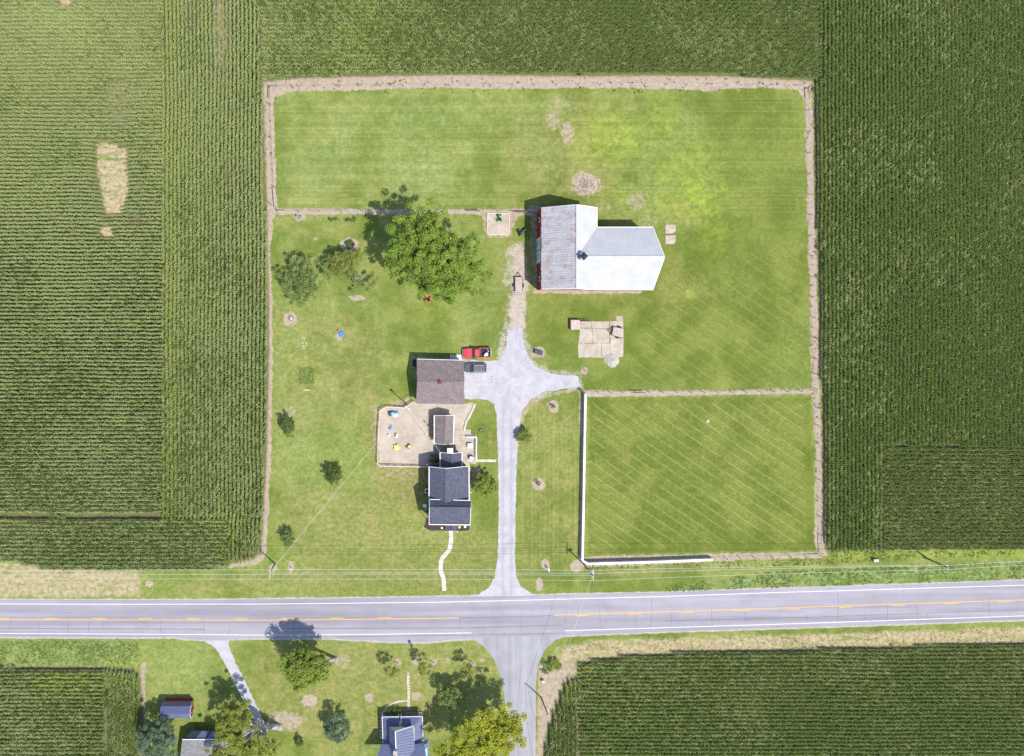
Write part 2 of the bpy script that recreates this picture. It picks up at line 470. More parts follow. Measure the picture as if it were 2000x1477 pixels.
# drier and duller lawn
put(dry, [(735,908),(838,908),(838,965),(820,1000),(760,990),(728,950)], 1.0, 26, 1.5)
put(soil, [(738,912),(836,912),(834,935),(745,940)], .38, 12, 1.5)
put(dry, [(720,770),(738,770),(736,910),(715,900)], .9, 10, 1.5)
put(dry, [(640,930),(780,990),(840,1060),(700,1080),(600,1040)], .55, 30, 3)
put(dry, [(560,940),(840,960),(960,1060),(960,1150),(540,1150)], .42, 30, 3)
put(dry, [(540,600),(740,640),(740,800),(560,860),(535,700)], .38, 30, 3)
put(dry, [(500,1250),(960,1255),(980,1400),(640,1477),(500,1400)], .45, 25, 3)
put(dry, [(1150,780),(1580,780),(1590,1070),(1145,1080)], .10, 25, 4)
put(dry, [(1010,790),(1130,780),(1125,1080),(1015,1120)], .35, 12, 2)
put(dry, [(980,480),(1040,470),(1030,640),(985,640)], .65, 14, 2)
put(dry, [(960,250),(1150,190),(1200,380),(1060,390)], .4, 25, 4)
put(dry, [(420,1120),(900,1128),(900,1160),(300,1165)], .35, 8, 2)
for s_ in [(660,990,16,10,.8),(690,1020,14,8,.5),(585,1060,22,14,.5),(960,860,8,26,.5),(865,1090,40,14,.35),(1330,560,60,40,.3),(1320,420,40,30,.35)]: spot(dry, *s_[:5], soft=.6)
# brighter weeds and darker patches
for s_ in [(1180,270,60,46,.9),(1225,270,46,30,.8),(1150,290,30,24,.8),(1300,230,30,40,.55),(1360,390,56,44,.95),(1330,340,40,40,.75),(1385,310,34,34,.5),(1310,400,36,30,.7),(1345,575,14,10,.8),(1345,315,14,10,.8),
           (1400,460,30,36,.4),(860,600,40,30,.3),(560,1080,26,36,.35),(990,900,14,60,.3),(585,700,30,60,.25),(790,1000,40,20,.25),(40,1290,60,10,.2),(240,1290,40,10,.3),(1210,380,20,20,.5)]: spot(lush, *s_[:5], soft=.55, wobble=1.5)
for s_ in [(1230,345,16,12,.8),(1228,310,24,16,.5),(980,330,50,50,.45),(1010,370,30,40,.4),(820,600,60,12,.35),(880,850,20,10,.3),(930,1070,40,26,.5),(1260,960,26,16,.55),(1340,935,18,10,.5),(1215,480,200,30,.25),(1060,620,30,26,.3),(1290,320,30,14,.4),
           (1350,345,30,14,.4),(900,1130,90,20,.4),(640,1125,120,10,.3),(1450,700,140,50,.3),(1450,420,110,160,.28),(1280,690,60,60,.35),(700,1110,60,6,.2),(940,660,40,14,.3),(150,1255,170,10,.3),(1250,1120,120,14,.35)]: spot(dark, *s_[:5], soft=.7, wobble=1.5)
put(dark, [(1150,778),(1585,775),(1592,1072),(1148,1082)], 1.0, 6, .4)
put(dark, [(1030,570),(1180,575),(1260,590),(1240,755),(1100,720),(1035,680)], .5, 20, 2)
put(dark, [(980,1040),(1130,1060),(1130,1150),(1010,1140)], .45, 15, 2)
put(dark, [(620,1090),(960,1070),(960,1160),(620,1165)], .4, 20, 2)
put(dark, [(910,780),(972,790),(972,1060),(930,1050)], .5, 8, 1)
put(dark, [(300,1395),(560,1440),(560,1640),(290,1640)], .5, 20, 2)
put(dark, [(1285,440),(1580,300),(1590,755),(1150,755),(1230,600)], .75, 40, 4)
put(dark, [(1340,178),(1570,180),(1580,420),(1420,420)], .7, 30, 4)
put(blue, [(1500,1118),(1650,1110),(2160,1095),(2160,1130),(1650,1146),(1500,1150),(1310,1155),(1310,1148)], .9, 6, 1.2)
put(blue, [(-160,1250),(270,1252),(272,1300),(-160,1300)], .55, 6, 1)
put(lush, [(1620,1076),(2160,1072),(2160,1088),(1620,1090)], .6, 4, .5)
pale_ = np.zeros(shape)
put(pale_, [(540,180),(1100,180),(1120,300),(1030,400),(545,405)], .9, 30, 4)
put(pale_, [(540,430),(760,600),(760,760),(640,960),(540,1090)], .45, 40, 5)
put(pale_, [(290,1260),(480,1270),(470,1400),(290,1400)], .5, 20, 3)
put(pale_, [(860,620),(980,560),(980,690),(900,690)], .4, 20, 3)
pale_ *= np.clip(.55 + 1.6 * nD + nC, 0, 1.1)
# loose stone over the upper end of the drive
put(soil, [(1000,486),(1022,480),(1029,540),(1027,640),(1018,650),(996,640),(998,580),(1004,540)], .9, 7, 1.2)
put(soil, [(984,640),(990,690),(975,704),(972,690)], .5, 4, 1)
put(soil, [(1060,768),(1135,752),(1140,764),(1070,776),(1040,790),(1018,830),(1012,880),(1006,880),(1010,820),(1030,782)], .6, 3, .6)
put(stones, [(990,480),(1020,470),(1032,520),(1030,600),(1030,660),(1040,705),(1075,722),(1135,730),(1140,760),(1090,764),(1050,775),(985,720),(975,700),(978,650),(995,600),(985,540)], 1.0, 6, 1.2)
# mown lines: east-west, slanting, north-south
put(mown[..., 0], [(545,190),(1565,190),(1572,430),(1300,440),(1170,400),(1040,400),(560,402)], 1, 6, .5)
put(mown[..., 0], [(300,1260),(900,1260),(900,1400),(300,1400)], .35, 10, .5)
put(mown[..., 0], [(560,880),(820,930),(820,1000),(960,1050),(960,1130),(560,1130)], .3, 20, 1)
put(mown[..., 1], [(1156,790),(1570,786),(1576,1062),(1154,1070)], 1, 2, .2)
put(mown[..., 1], [(1270,560),(1560,480),(1575,750),(1230,750)], .55, 8, .5)
put(mown[..., 2], [(1012,800),(1130,785),(1128,1090),(1014,1120)], .8, 8, .5)
soil = np.where(crop > .5, np.maximum(soil, 1), soil)

def vcol(me, name, a, b, c):
    at = me.attributes.new(name, 'FLOAT_COLOR', 'POINT')
    d = np.ones((a.size, 4), np.float32); d[:, 0] = a.ravel(); d[:, 1] = b.ravel(); d[:, 2] = c.ravel()
    at.data.foreach_set('color', d.ravel())

def grid_mesh(name, X_, Y_, Z_):
    h_, w_ = X_.shape
    co = np.stack([(X_ - 1000) * .1, (738.5 - Y_) * .1, Z_], -1).reshape(-1, 3).astype(np.float32)
    i = np.arange(h_ * w_).reshape(h_, w_)
    q = np.stack([i[:-1, :-1], i[1:, :-1], i[1:, 1:], i[:-1, 1:]], -1).reshape(-1, 4)
    me = bpy.data.meshes.new(name)
    me.vertices.add(len(co)); me.vertices.foreach_set('co', co.ravel())
    me.loops.add(q.size); me.loops.foreach_set('vertex_index', q.ravel().astype(np.int32))
    me.polygons.add(len(q)); me.polygons.foreach_set('loop_start', np.arange(0, q.size, 4, dtype=np.int32))
    me.update(calc_edges=True)
    return me
gme = grid_mesh('ground', X, Y, np.zeros(shape))
vcol(gme, 'zone_a', soil, dry, lush)
vcol(gme, 'zone_b', dark, stones, straw)
vcol(gme, 'zone_c', mown[..., 0], mown[..., 1], mown[..., 2])
vcol(gme, 'zone_d', crop, blue, pale_)
vcol(gme, 'zone_e', fbm(X, Y, 290, 101, 5), fbm(X, Y, 45, 103, 4), fbm(X, Y, 33, 107, 4))

gm = newmat('lawn_and_earth', .95, .1)
t = NT(gm)
soil_a, dry_a, lush_a = t.attr('zone_a')[:3]
dark_a, stone_a, straw_a = t.attr('zone_b')[:3]
mh, md, mv = t.attr('zone_c')[:3]
crop_a, blue_a, big_a = t.attr('zone_d')[:3]
ox, oy, oz = t.sep(t.tc.outputs['Object'])
n1, n2, brk0 = t.attr('zone_e')[:3]; n3 = t.noise(1.3, 3, .7); n4 = t.noise(6, 1, .7); n5 = t.noise(.5, 3, .7)
c = t.mix(t.ramp(n2, .3, .7), (.135, .180, .034), (.200, .235, .062))
c = t.mix(t.ramp(n1, .40, .60), c, t.mix(t.ramp(n3, .3, .7), (.170, .220, .050), (.215, .255, .075)))
c = t.mix(t.math('MULTIPLY', big_a, .75), c, t.mix(t.ramp(n3, .3, .7), (.205, .265, .085), (.255, .31, .115)))
c = t.mix(t.math('MULTIPLY', dark_a, t.ramp(n5, .12, .7)), c, t.mix(t.ramp(n2, .3, .7), (.080, .122, .011), (.118, .158, .018)))
c = t.mix(t.math('MULTIPLY', lush_a, t.ramp(n5, .28, .60)), c, t.mix(t.ramp(n3, .3, .7), (.210, .285, .034), (.255, .325, .055)))
c = t.mix(t.math('MULTIPLY', blue_a, t.ramp(n5, .3, .6)), c, t.mix(t.ramp(n3, .35, .65), (.085, .15, .040), (.21, .28, .11)))
dryf = t.math('MULTIPLY', dry_a, t.math('ADD', t.math('MULTIPLY', t.ramp(n5, .3, .7), .8), t.math('MULTIPLY', t.ramp(n3, .4, .65), .45)), clamp=True)
c = t.mix(dryf, c, t.mix(t.ramp(n3, .3, .7), (.235, .19, .075), (.30, .235, .115)))
# mower lines
def lines(u, sp, w0, w1, jit):
    f = t.math('FRACT', t.math('DIVIDE', t.math('ADD', u, jit), sp))
    return t.math('SUBTRACT', 1.0, t.ramp(t.math('ABSOLUTE', t.math('SUBTRACT', f, .5)), w0, w1))
jit = t.math('MULTIPLY', t.math('SUBTRACT', n1, .5), .8)
brk = t.ramp(brk0, .18, .48)
lh = t.math('MULTIPLY', lines(oy, .82, .06, .2, jit), t.math('MULTIPLY', t.ramp(t.noise(.5, 1, .6, stretch=(.03, 1.2, 1)), .40, .70), mh))
lh2 = t.math('MULTIPLY', t.math('SUBTRACT', t.noise(1.0, 1, .5, stretch=(.025, .9, 1)), .5), mh)
ud = t.math('ADD', t.math('MULTIPLY', ox, .566), t.math('MULTIPLY', oy, .824))
ld = t.math('MULTIPLY', lines(ud, 1.9, .02, .11, jit), t.math('MULTIPLY', brk, md))
ld2 = t.math('MULTIPLY', lines(t.math('ADD', ud, .62), 1.9, .015, .06, jit), t.math('MULTIPLY', t.ramp(n2, .5, .66), md))
lv = t.math('MULTIPLY', lines(ox, .85, .08, .25, jit), t.math('MULTIPLY', t.ramp(t.noise(.6, 1, .6, stretch=(1.2, .08, 1)), .40, .62), mv))
def band(u, sp): return t.math('SUBTRACT', t.ramp(t.math('ABSOLUTE', t.math('SUBTRACT', t.math('FRACT', t.math('DIVIDE', t.math('ADD', u, jit), sp)), .5)), .18, .32), .5)
ux = t.math('SUBTRACT', t.math('MULTIPLY', oy, .824), t.math('MULTIPLY', ox, .566))
bands = t.math('ADD', t.math('ADD', t.math('MULTIPLY', band(oy, 2.3), mh), t.math('MULTIPLY', band(ud, 3.8), md)), t.math('ADD', t.math('MULTIPLY', band(ox, 2.1), mv), t.math('MULTIPLY', band(ux, 2.6), t.math('MULTIPLY', md, .45))))
alll = t.math('MAXIMUM', t.math('MAXIMUM', t.math('MULTIPLY', lh, .34), t.math('MULTIPLY', ld, .50)), t.math('MAXIMUM', t.math('MULTIPLY', lv, .4), t.math('MULTIPLY', ld2, .35)))
c = t.mix(t.math('MULTIPLY', alll, .75), c, (.345, .335, .13))
c = t.mix(t.math('MULTIPLY', t.math('ABSOLUTE', lh2), .7), c, (.10, .15, .02))
c = t.mix(t.math('ADD', .5, t.math('MULTIPLY', bands, .42)), t.mix(1.0, c, (.90, .92, .88), 'MULTIPLY'), t.mix(1.0, c, (1.12, 1.09, 1.16), 'MULTIPLY'))
c = t.mix(.08, c, (.27, .265, .15))
# fine mottling of grass
c = t.mix(.75, c, t.mix(t.ramp(n4, .25, .75), (.62, .66, .55), (1.3, 1.26, 1.25)), 'MULTIPLY')
c = t.mix(.5, c, t.mix(t.ramp(n3, .25, .75), (.72, .74, .66), (1.25, 1.2, 1.25)), 'MULTIPLY')
c = t.mix(.55, c, t.mix(t.ramp(n5, .3, .7), (.74, .80, .66), (1.18, 1.12, 1.18)), 'MULTIPLY')
c = t.mix(.32, c, t.mix(t.ramp(n2, .35, .65), (.80, .88, .74), (1.12, 1.06, 1.12)), 'MULTIPLY')
strawf = t.math('MULTIPLY', straw_a, t.ramp(t.noise(.6, 3, .7, stretch=(.35, 1.3, 1)), .26, .52))
c = t.mix(strawf, c, t.mix(t.ramp(n3, .3, .7), (.27, .215, .115), (.44, .375, .235)))
soilc = t.mix(t.ramp(n3, .3, .7), (.305, .238, .178), (.41, .332, .257))
soilc = t.mix(t.math('MULTIPLY', t.ramp(n4, .45, .8), .35), soilc, (.22, .15, .11))
sf = t.ramp(t.math('ADD', soil_a, t.math('MULTIPLY', t.math('SUBTRACT', n3, .5), .9)), .22, .85)
c = t.mix(sf, c, soilc)
c = t.mix(crop_a, c, t.mix(t.ramp(n3, .3, .7), (.105, .115, .045), (.155, .155, .075)))
stf = t.math('MULTIPLY', t.ramp(stone_a, .15, .9), t.math('MULTIPLY', t.ramp(t.noise(5.0, 2, .85), .40, .62), t.ramp(n5, .28, .62)))
c = t.mix(stf, c, t.mix(t.ramp(n4, .3, .7), (.38, .335, .30), (.56, .52, .50)))
dif = t.nt.nodes.new('ShaderNodeBsdfDiffuse'); t.nt.links.new(c, dif.inputs[0]); t.nt.links.new(dif.outputs[0], t.nt.nodes['Material Output'].inputs[0])
gme.materials.append(gm)
ground = bpy.data.objects.new('ground', gme); COL.objects.link(ground)
tag(ground, 'mown lawn, pasture and bare earth of the farmstead', kind='structure')

# ------------------------------------------------------------------ flat sheets: road, side road, drives, yards
def dens(poly, step=4.0, jitter=0.0, seed=0, closed=True):
    rr = random.Random(seed); out = []
    n = len(poly)
    for i in range(n if closed else n - 1):
        a, b = poly[i], poly[(i + 1) % n]
        L = math.hypot(b[0] - a[0], b[1] - a[1]); k = max(1, int(L / step))
        for j in range(k):
            f = j / k
            out.append((a[0] + (b[0] - a[0]) * f + rr.uniform(-jitter, jitter), a[1] + (b[1] - a[1]) * f + rr.uniform(-jitter, jitter)))
    if not closed: out.append(poly[-1])
    return out
def sheet(name, poly, z, m, label=None, kind='structure', jitter=0.0, step=6, parent=None, thick=0.0, seed=1):
    pts = dens(poly, step, jitter, seed) if jitter else poly
    b = MB()
    if thick: b.slab([G(x, y, z) for x, y in pts], thick)
    else:
        vs = [G(x, y, z) for x, y in pts]
        nn = sum((vs[i].x - vs[(i + 1) % len(vs)].x) * (vs[i].y + vs[(i + 1) % len(vs)].y) for i in range(len(vs)))
        o = tuple(range(len(vs)))
        b.add(vs, [o if nn > 0 else o[::-1]])
    ob = b.build(name, m, parent)
    if label: ob['label'] = label
    if kind and parent is None: ob['kind'] = kind
    return ob
def strip(name, line, width, z, m, parent=None, kind='structure', label=None):
    """a painted band along a plan line"""
    b = MB(); pts = [G(x, y, z) for x, y in line]; L, Rr = [], []
    for i, p in enumerate(pts):
        d = (pts[min(i + 1, len(pts) - 1)] - pts[max(i - 1, 0)]).normalized()
        u = Vector((-d.y, d.x, 0)) * width / 2
        L.append(p + u); Rr.append(p - u)
    n = len(pts)
    b.add(L + Rr, [(i, n + i, n + i + 1, i + 1) for i in range(n - 1)])
    ob = b.build(name, m, parent)
    if parent is None and kind: ob['kind'] = kind
    if label: ob['label'] = label
    return ob

# asphalt
ma = newmat('pale_asphalt', .85, .25); t = NT(ma)
lane = t.noise(.9, 3, .5, stretch=(.012, .55, 1)); fine = t.noise(7, 4, .7); mid = t.noise(.5, 4, .6, stretch=(.3, 1, 1))
c = t.mix(t.ramp(lane, .3, .7), (.225, .212, .242), (.325, .308, .342))
stn = t.noise(.12, 4, .7)
c = t.mix(t.math('MULTIPLY', t.ramp(stn, .52, .72), .35), c, (.19, .182, .205))
c = t.mix(.5, c, t.mix(t.ramp(mid, .3, .7), (.88, .88, .88), (1.1, 1.1, 1.1)), 'MULTIPLY')
c = t.mix(.5, c, t.mix(t.ramp(fine, .3, .7), (.85, .85, .85), (1.14, 1.14, 1.14)), 'MULTIPLY')
t.out(c); t.bump(fine, .2, .02)
mb_ = newmat('side_road_asphalt', .88, .2); t = NT(mb_)
lane = t.noise(.9, 3, .5, stretch=(.6, .02, 1)); fine = t.noise(6, 4, .7); mid = t.noise(.35, 4, .6)
c = t.mix(t.ramp(lane, .3, .7), (.26, .253, .275), (.335, .328, .35))
c = t.mix(.6, c, t.mix(t.ramp(mid, .3, .7), (.86, .86, .87), (1.1, 1.1, 1.1)), 'MULTIPLY')
c = t.mix(.5, c, t.mix(t.ramp(fine, .3, .7), (.85, .85, .85), (1.14, 1.14, 1.14)), 'MULTIPLY')
t.out(c); t.bump(fine, .25, .02)
mg = newmat('drive_gravel', .95, .1); t = NT(mg)
trk = t.noise(.5, 4, .6, stretch=(1.4, .12, 1)); fine = t.noise(9, 4, .75); mid = t.noise(.45, 5, .6); n3 = t.noise(2, 4, .7)
c = t.mix(t.ramp(mid, .3, .7), (.355, .342, .37), (.45, .435, .465))
c = t.mix(t.math('MULTIPLY', t.ramp(trk, .5, .75), .6), c, (.47, .445, .435))
c = t.mix(.55, c, t.mix(t.ramp(n3, .3, .7), (.86, .86, .85), (1.1, 1.1, 1.1)), 'MULTIPLY')
c = t.mix(.7, c, t.mix(t.ramp(fine, .25, .75), (.75, .74, .73), (1.2, 1.2, 1.2)), 'MULTIPLY')
ox_, oy_, oz_ = t.sep(t.tc.outputs['Object'])
def rut(x0): return t.math('MULTIPLY', t.math('SUBTRACT', 1.0, t.ramp(t.math('ABSOLUTE', t.math('SUBTRACT', t.math('ADD', ox_, t.math('MULTIPLY', t.math('SUBTRACT', mid, .5), .8)), x0)), .1, .5)), t.math('SUBTRACT', 1.0, t.ramp(oy_, -8, -3)))
rt = t.math('MULTIPLY', t.math('ADD', rut(-1.75), rut(-.15)), t.ramp(n3, .25, .6))
c = t.mix(t.math('MULTIPLY', rt, .55), c, (.275, .265, .29))
t.out(c); t.bump(fine, .5, .03)
my = newmat('yard_chippings', .95, .1); t = NT(my)
fine = t.noise(8, 4, .75); mid = t.noise(.3, 5, .6); n3 = t.noise(1.5, 4, .7)
c = t.mix(t.ramp(mid, .3, .7), (.36, .308, .248), (.46, .40, .33))
c = t.mix(.6, c, t.mix(t.ramp(n3, .3, .7), (.82, .82, .82), (1.14, 1.13, 1.12)), 'MULTIPLY')
c = t.mix(.7, c, t.mix(t.ramp(fine, .25, .75), (.74, .73, .72), (1.22, 1.22, 1.22)), 'MULTIPLY')
t.out(c); t.bump(fine, .5, .03)
M['asphalt'], M['asphalt2'], M['gravel'], M['yard'] = ma, mb_, mg, my
M['line_white'] = mat('road_paint_white', (.54, .54, .535), .7, .18, 3)
M['line_yellow'] = mat('road_paint_yellow', (.60, .37, .09), .7, .2, 3)
M['crack'] = mat('crack_sealant', (.09, .085, .09), .7, .3, 3)
M['shoulder'] = mat('shoulder_grit', (.36, .33, .30), .95, .25, 1.2, bump=.3, bscale=12)

NE = [(-600,1172),(0,1172),(200,1172.5),(400,1172),(700,1168.5),(850,1166),(930,1164.5),(1048,1163),(1300,1157.5),(1500,1150.5),(1750,1142.5),(2000,1134),(2700,1112)]
SE_ = [(-600,1244),(0,1244.5),(340,1244.5),(372,1249),(440,1249.5),(490,1246.5),(640,1246.5),(720,1251),(800,1254.5),(850,1253),(885,1249),(930,1247),(1105,1241),(1300,1233.5),(1500,1227),(1750,1219),(2000,1210),(2700,1188)]
sheet('road_shoulder', [(x, y - 2.6) for x, y in NE] + [(x, y + 3.2) for x, y in SE_[::-1]], .004, M['shoulder'], 'gritty shoulder along both edges of the main road', jitter=.9, step=9)
road = sheet('road', NE + SE_[::-1], .009, M['asphalt'], 'pale grey two-lane main road crossing the picture')
side = sheet('side_road', [(905,1246),(930,1252),(950,1268),(966,1290),(977,1318),(984,1356),(990,1400),(993,1440),(995,1477),(996,1900),(1046,1900),(1046,1477),(1046,1340),(1050,1302),(1063,1271),(1083,1252),(1110,1240.5)], .013, M['asphalt2'], 'narrow side road leaving the main road southwards', jitter=.35, step=7)
drive = sheet('driveway', [(918,1165.5),(936,1160),(954,1149),(966,1128),(971,1100),(973,1050),(974,1000),(973,900),(970,810),(965,789),(952,781),(930,779),(907,780),(905,742),(907,706),(918,702),(948,706),(972,704),(984,694),(989,676),(991,650),(993,642),(998,647),(1003,639),(1009,645),(1015,638),(1021,646),(1022,668),(1030,694),(1046,716),(1072,729),(1100,733),(1130,735),(1133,755),(1100,760),(1062,766),(1038,779),(1020,802),(1012,850),(1009,910),(1007,1000),(1006,1090),(1008,1126),(1018,1146),(1034,1157),(1052,1163.5)], .018, M['gravel'], 'pale gravel driveway from the main road to the garage', jitter=.9, step=5)
sdr = sheet('south_drive', [(400,1252),(446,1251),(449,1266),(460,1295),(478,1328),(497,1370),(511,1400),(524,1428),(512,1432),(494,1400),(474,1366),(455,1328),(436,1290),(420,1266)], .008, M['gravel'], 'narrow stony drive running from the road under the tall tree', jitter=1.3, step=4)
patio = sheet('yard', [(743,802),(756,794),(790,795),(810,786),(905,789),(926,786),(928,795),(920,812),(910,828),(907,845),(931,850),(932,897),(918,905),(917,910),(741,910),(739,850)], .006, M['yard'], 'tan chippings play yard between garage and house', jitter=.6, step=5)
sheet('planting_bed', [(838,1024),(918,1024),(916,1036),(905,1037),(840,1036),(828,1030),(832,1012),(838,1010)], .005, M['mulch'], 'dark mulch bed along the house front', jitter=.6, step=4)

def interp(line, x):
    for (ax, ay), (bx, by) in zip(line, line[1:]):
        if ax <= x <= bx: return ay + (by - ay) * (x - ax) / (bx - ax)
    return line[-1][1]
NW = [(-600,1179),(0,1179.7),(250,1180.4),(500,1180),(850,1176.5),(1000,1173),(1300,1165),(1500,1158),(1750,1150.5),(2000,1143),(2700,1121)]
YL = [(-600,1209.5),(0,1210.3),(400,1211.4),(500,1211.6),(700,1209.8),(897,1207)]
YR = [(1081,1201.5),(1300,1195),(1500,1188.5),(1750,1180),(2000,1171.8),(2700,1149)]
SW_ = [(-600,1236.5),(0,1237.3),(400,1239.5),(500,1240.7),(700,1239.5),(921,1236.3)]
SWR = [(1104,1232),(1300,1226),(1500,1220),(1750,1211.5),(2000,1203),(2700,1180)]
for ln, lb in ((NW, 'white'), (SW_, 'white'), (SWR, 'white')): strip('edge_line', ln, .17, .017, M['line_white'], road)
strip('centre_line', YL, .15, .017, M['line_yellow'], road); strip('centre_line', YR, .15, .017, M['line_yellow'], road)
for k in range(9):
    x = -8 + 94.5 * k if k < 3 else 270 + 93.5 * (k - 3)
    if x + 25 > 897: x = 870
    strip('centre_dash', [(x, interp(YL, max(x, -500)) - 2.6), (x + 26, interp(YL, x + 26) - 2.6)], .15, .017, M['line_yellow'], road)
for k in range(10):
    x = 1124 + 103 * k
    strip('centre_dash', [(x, interp(YR, x) + 2.6), (x + 26, interp(YR, x + 26) + 2.6)], .15, .017, M['line_yellow'], road)
def crack(pts, w=.045, z=.0145, par=road):
    r_ = random.Random(int(pts[0][0] * 7)); q = dens(pts, 4, .35, int(pts[0][0]), False)
    strip('crack', q, w, z, M['crack'], par)
for x, s, e in [(20,0,1),(75,0,1),(109,0,.2),(135,0,1),(175,0,1),(202,0,.7),(282,0,.3),(316,0,1),(334,0,.2),(399,0,1),(447,0,1),(560,0,.3),(575,0,.9),(752,0,.25),(801,0,.3),(898,-.1,.8),(964,-.3,.3),(1020,-.3,1),(1081,-.2,.3),(1105,-.3,.5),(1129,-.3,.2),(1171,-.3,1),(1223,0,.3),(1241,-.2,1),(1272,-.9,1),(1310,0,1),(1390,-.2,1),(1457,0,1),(1525,0,.3),(1575,.55,1),(1636,-1,1),(1688,.6,1),(1733,0,1),(1790,0,1),(1812,.6,1),(1872,.6,1),(1931,0,1),(1987,0,1),(165,-1,-.8),(1142,-1,-.8),(1708,-1,-.5),(1766,-1,-.5)]:
    yc = interp(YL, x) if x < 897 else (interp(YR, x) if x > 1081 else 1207 - (x - 897) * .03)
    y0 = yc + (29 * s); y1 = yc + 29 * e
    crack([(x, y0), (x + random.uniform(-2.5, 2.5), (y0 + y1) / 2), (x + random.uniform(-2, 2), y1)], .04)
crack([(897,1207),(964,1205.5),(1020,1204.5),(1081,1202)], .05)
crack([(-100,1227),(0,1227.5),(400,1229)], .09); crack([(560,1228),(900,1227),(1100,1220.5)], .07); crack([(1300,1213),(1600,1205),(2000,1191)], .06)
crack([(660,1243.5),(760,1243),(900,1241),(1000,1239),(1105,1236.5)], .06)
crack([(1040,1477),(1028,1400),(1026,1330)], .05, .0165, side); crack([(1012,1477),(1010,1390),(1018,1300)], .04, .0165, side)
crack([(900,1168),(960,1167.5),(1045,1165)], .05)

# ------------------------------------------------------------------ scatter through a node group (corn, weeds)
def scatter(name, pts, idx, rot, scl, coll, label, cat=None):
    me = bpy.data.meshes.new(name)
    me.vertices.add(len(pts)); me.vertices.foreach_set('co', np.asarray(pts, np.float32).ravel())
    a = me.attributes.new('idx', 'INT', 'POINT'); a.data.foreach_set('value', np.asarray(idx, np.int32))
    a = me.attributes.new('rot', 'FLOAT_VECTOR', 'POINT'); a.data.foreach_set('vector', np.asarray(rot, np.float32).ravel())
    a = me.attributes.new('scl', 'FLOAT', 'POINT'); a.data.foreach_set('value', np.asarray(scl, np.float32))
    ng = bpy.data.node_groups.new('scatter_' + name, 'GeometryNodeTree')
    ng.interface.new_socket('Geometry', in_out='INPUT', socket_type='NodeSocketGeometry')
    ng.interface.new_socket('Geometry', in_out='OUTPUT', socket_type='NodeSocketGeometry')
    gi = ng.nodes.new('NodeGroupInput'); go = ng.nodes.new('NodeGroupOutput')
    ci = ng.nodes.new('GeometryNodeCollectionInfo'); ci.inputs['Collection'].default_value = coll
    ci.inputs['Separate Children'].default_value = True; ci.inputs['Reset Children'].default_value = True
    ip = ng.nodes.new('GeometryNodeInstanceOnPoints'); ip.inputs['Pick Instance'].default_value = True
    def na(n_, ty):
        q = ng.nodes.new('GeometryNodeInputNamedAttribute'); q.data_type = ty; q.inputs['Name'].default_value = n_
        return next(o for o in q.outputs if o.enabled)
    L = ng.links.new
    L(gi.outputs[0], ip.inputs['Points']); L(ci.outputs[0], ip.inputs['Instance'])
    L(na('idx', 'INT'), ip.inputs['Instance Index']); L(na('rot', 'FLOAT_VECTOR'), ip.inputs['Rotation']); L(na('scl', 'FLOAT'), ip.inputs['Scale'])
    L(ip.outputs[0], go.inputs[0])
    o = bpy.data.objects.new(name, me); COL.objects.link(o)
    md_ = o.modifiers.new('scatter', 'NODES'); md_.node_group = ng
    return tag(o, label, cat, kind='stuff')

def tinted(name, V, F, tint, m):
    me = bpy.data.meshes.new(name); me.from_pydata([tuple(v) for v in V], [], F)
    at = me.attributes.new('tint', 'FLOAT', 'POINT'); at.data.foreach_set('value', np.asarray(tint, np.float32))
    me.materials.append(m); me.update(); return me

CM = [foliage_mat('corn_leaf', (.060, .105, .014), (.190, .255, .056), 0, .35),
      foliage_mat('corn_leaf_pale', (.152, .205, .052), (.40, .445, .165), 0, .35),
      foliage_mat('corn_leaf_yellow', (.165, .225, .030), (.41, .475, .09), 0, .3),
      foliage_mat('corn_leaf_dry', (.22, .17, .09), (.40, .32, .20), 0, .2)]
def corn_plant(seed, m, tassel=True):
    r_ = random.Random(seed); V, F, T = [], [], []
    pl = 0.0
    nl = 10
    for i in range(nl):
        f = i / (nl - 1); h0 = .75 + 1.35 * f
        az = pl + (math.pi if i % 2 else 0) + r_.uniform(-.72, .72)
        Ln = (.70 - .20 * f) * r_.uniform(.85, 1.15); wd = (.125 - .03 * f)
        ns = 4; b = len(V); up = r_.uniform(.30, .50); tn = r_.uniform(.15, 1.0) * (.55 + .45 * f)
        for k in range(ns + 1):
            s = k / ns
            rr = Ln * (s * .97); z = h0 + up * math.sin(min(1, s * 1.25) * math.pi * .62) * .9 - .55 * max(0, s - .45) ** 1.3
            w = wd * (1 - .75 * s ** 2.2) / 2 * (1.0 if k else .6)
            tw = .25 * math.sin(s * 5 + i)
            cx, cy = math.cos(az) * rr, math.sin(az) * rr
            nx_, ny_ = -math.sin(az), math.cos(az)
            V += [Vector((cx + nx_ * w, cy + ny_ * w, z + tw * w)), Vector((cx - nx_ * w, cy - ny_ * w, z - tw * w))]
            T += [tn, tn]
        F += [(b + 2 * k, b + 2 * k + 1, b + 2 * k + 3, b + 2 * k + 2) for k in range(ns)]
    b = len(V)   # stalk
    for z in (0, 2.3):
        for k in range(3):
            a = k * 2.1; V.append(Vector((math.cos(a) * .018, math.sin(a) * .018, z))); T.append(.3)
    F += [(b, b + 1, b + 4, b + 3), (b + 1, b + 2, b + 5, b + 4), (b + 2, b, b + 3, b + 5)]
    if tassel:
        for k in range(4):
            a = r_.uniform(0, 6.28); b = len(V); q = r_.uniform(.1, .2)
            V += [Vector((0, .012, 2.28)), Vector((.0, -.012, 2.28)), Vector((math.cos(a) * q, math.sin(a) * q, 2.62 - q * .4))]
            T += [1.6, 1.6, 1.9]; F.append((b, b + 1, b + 2))
    return tinted('corn_plant', V, F, T, m)
cc = bpy.data.collections.new('corn_plants')
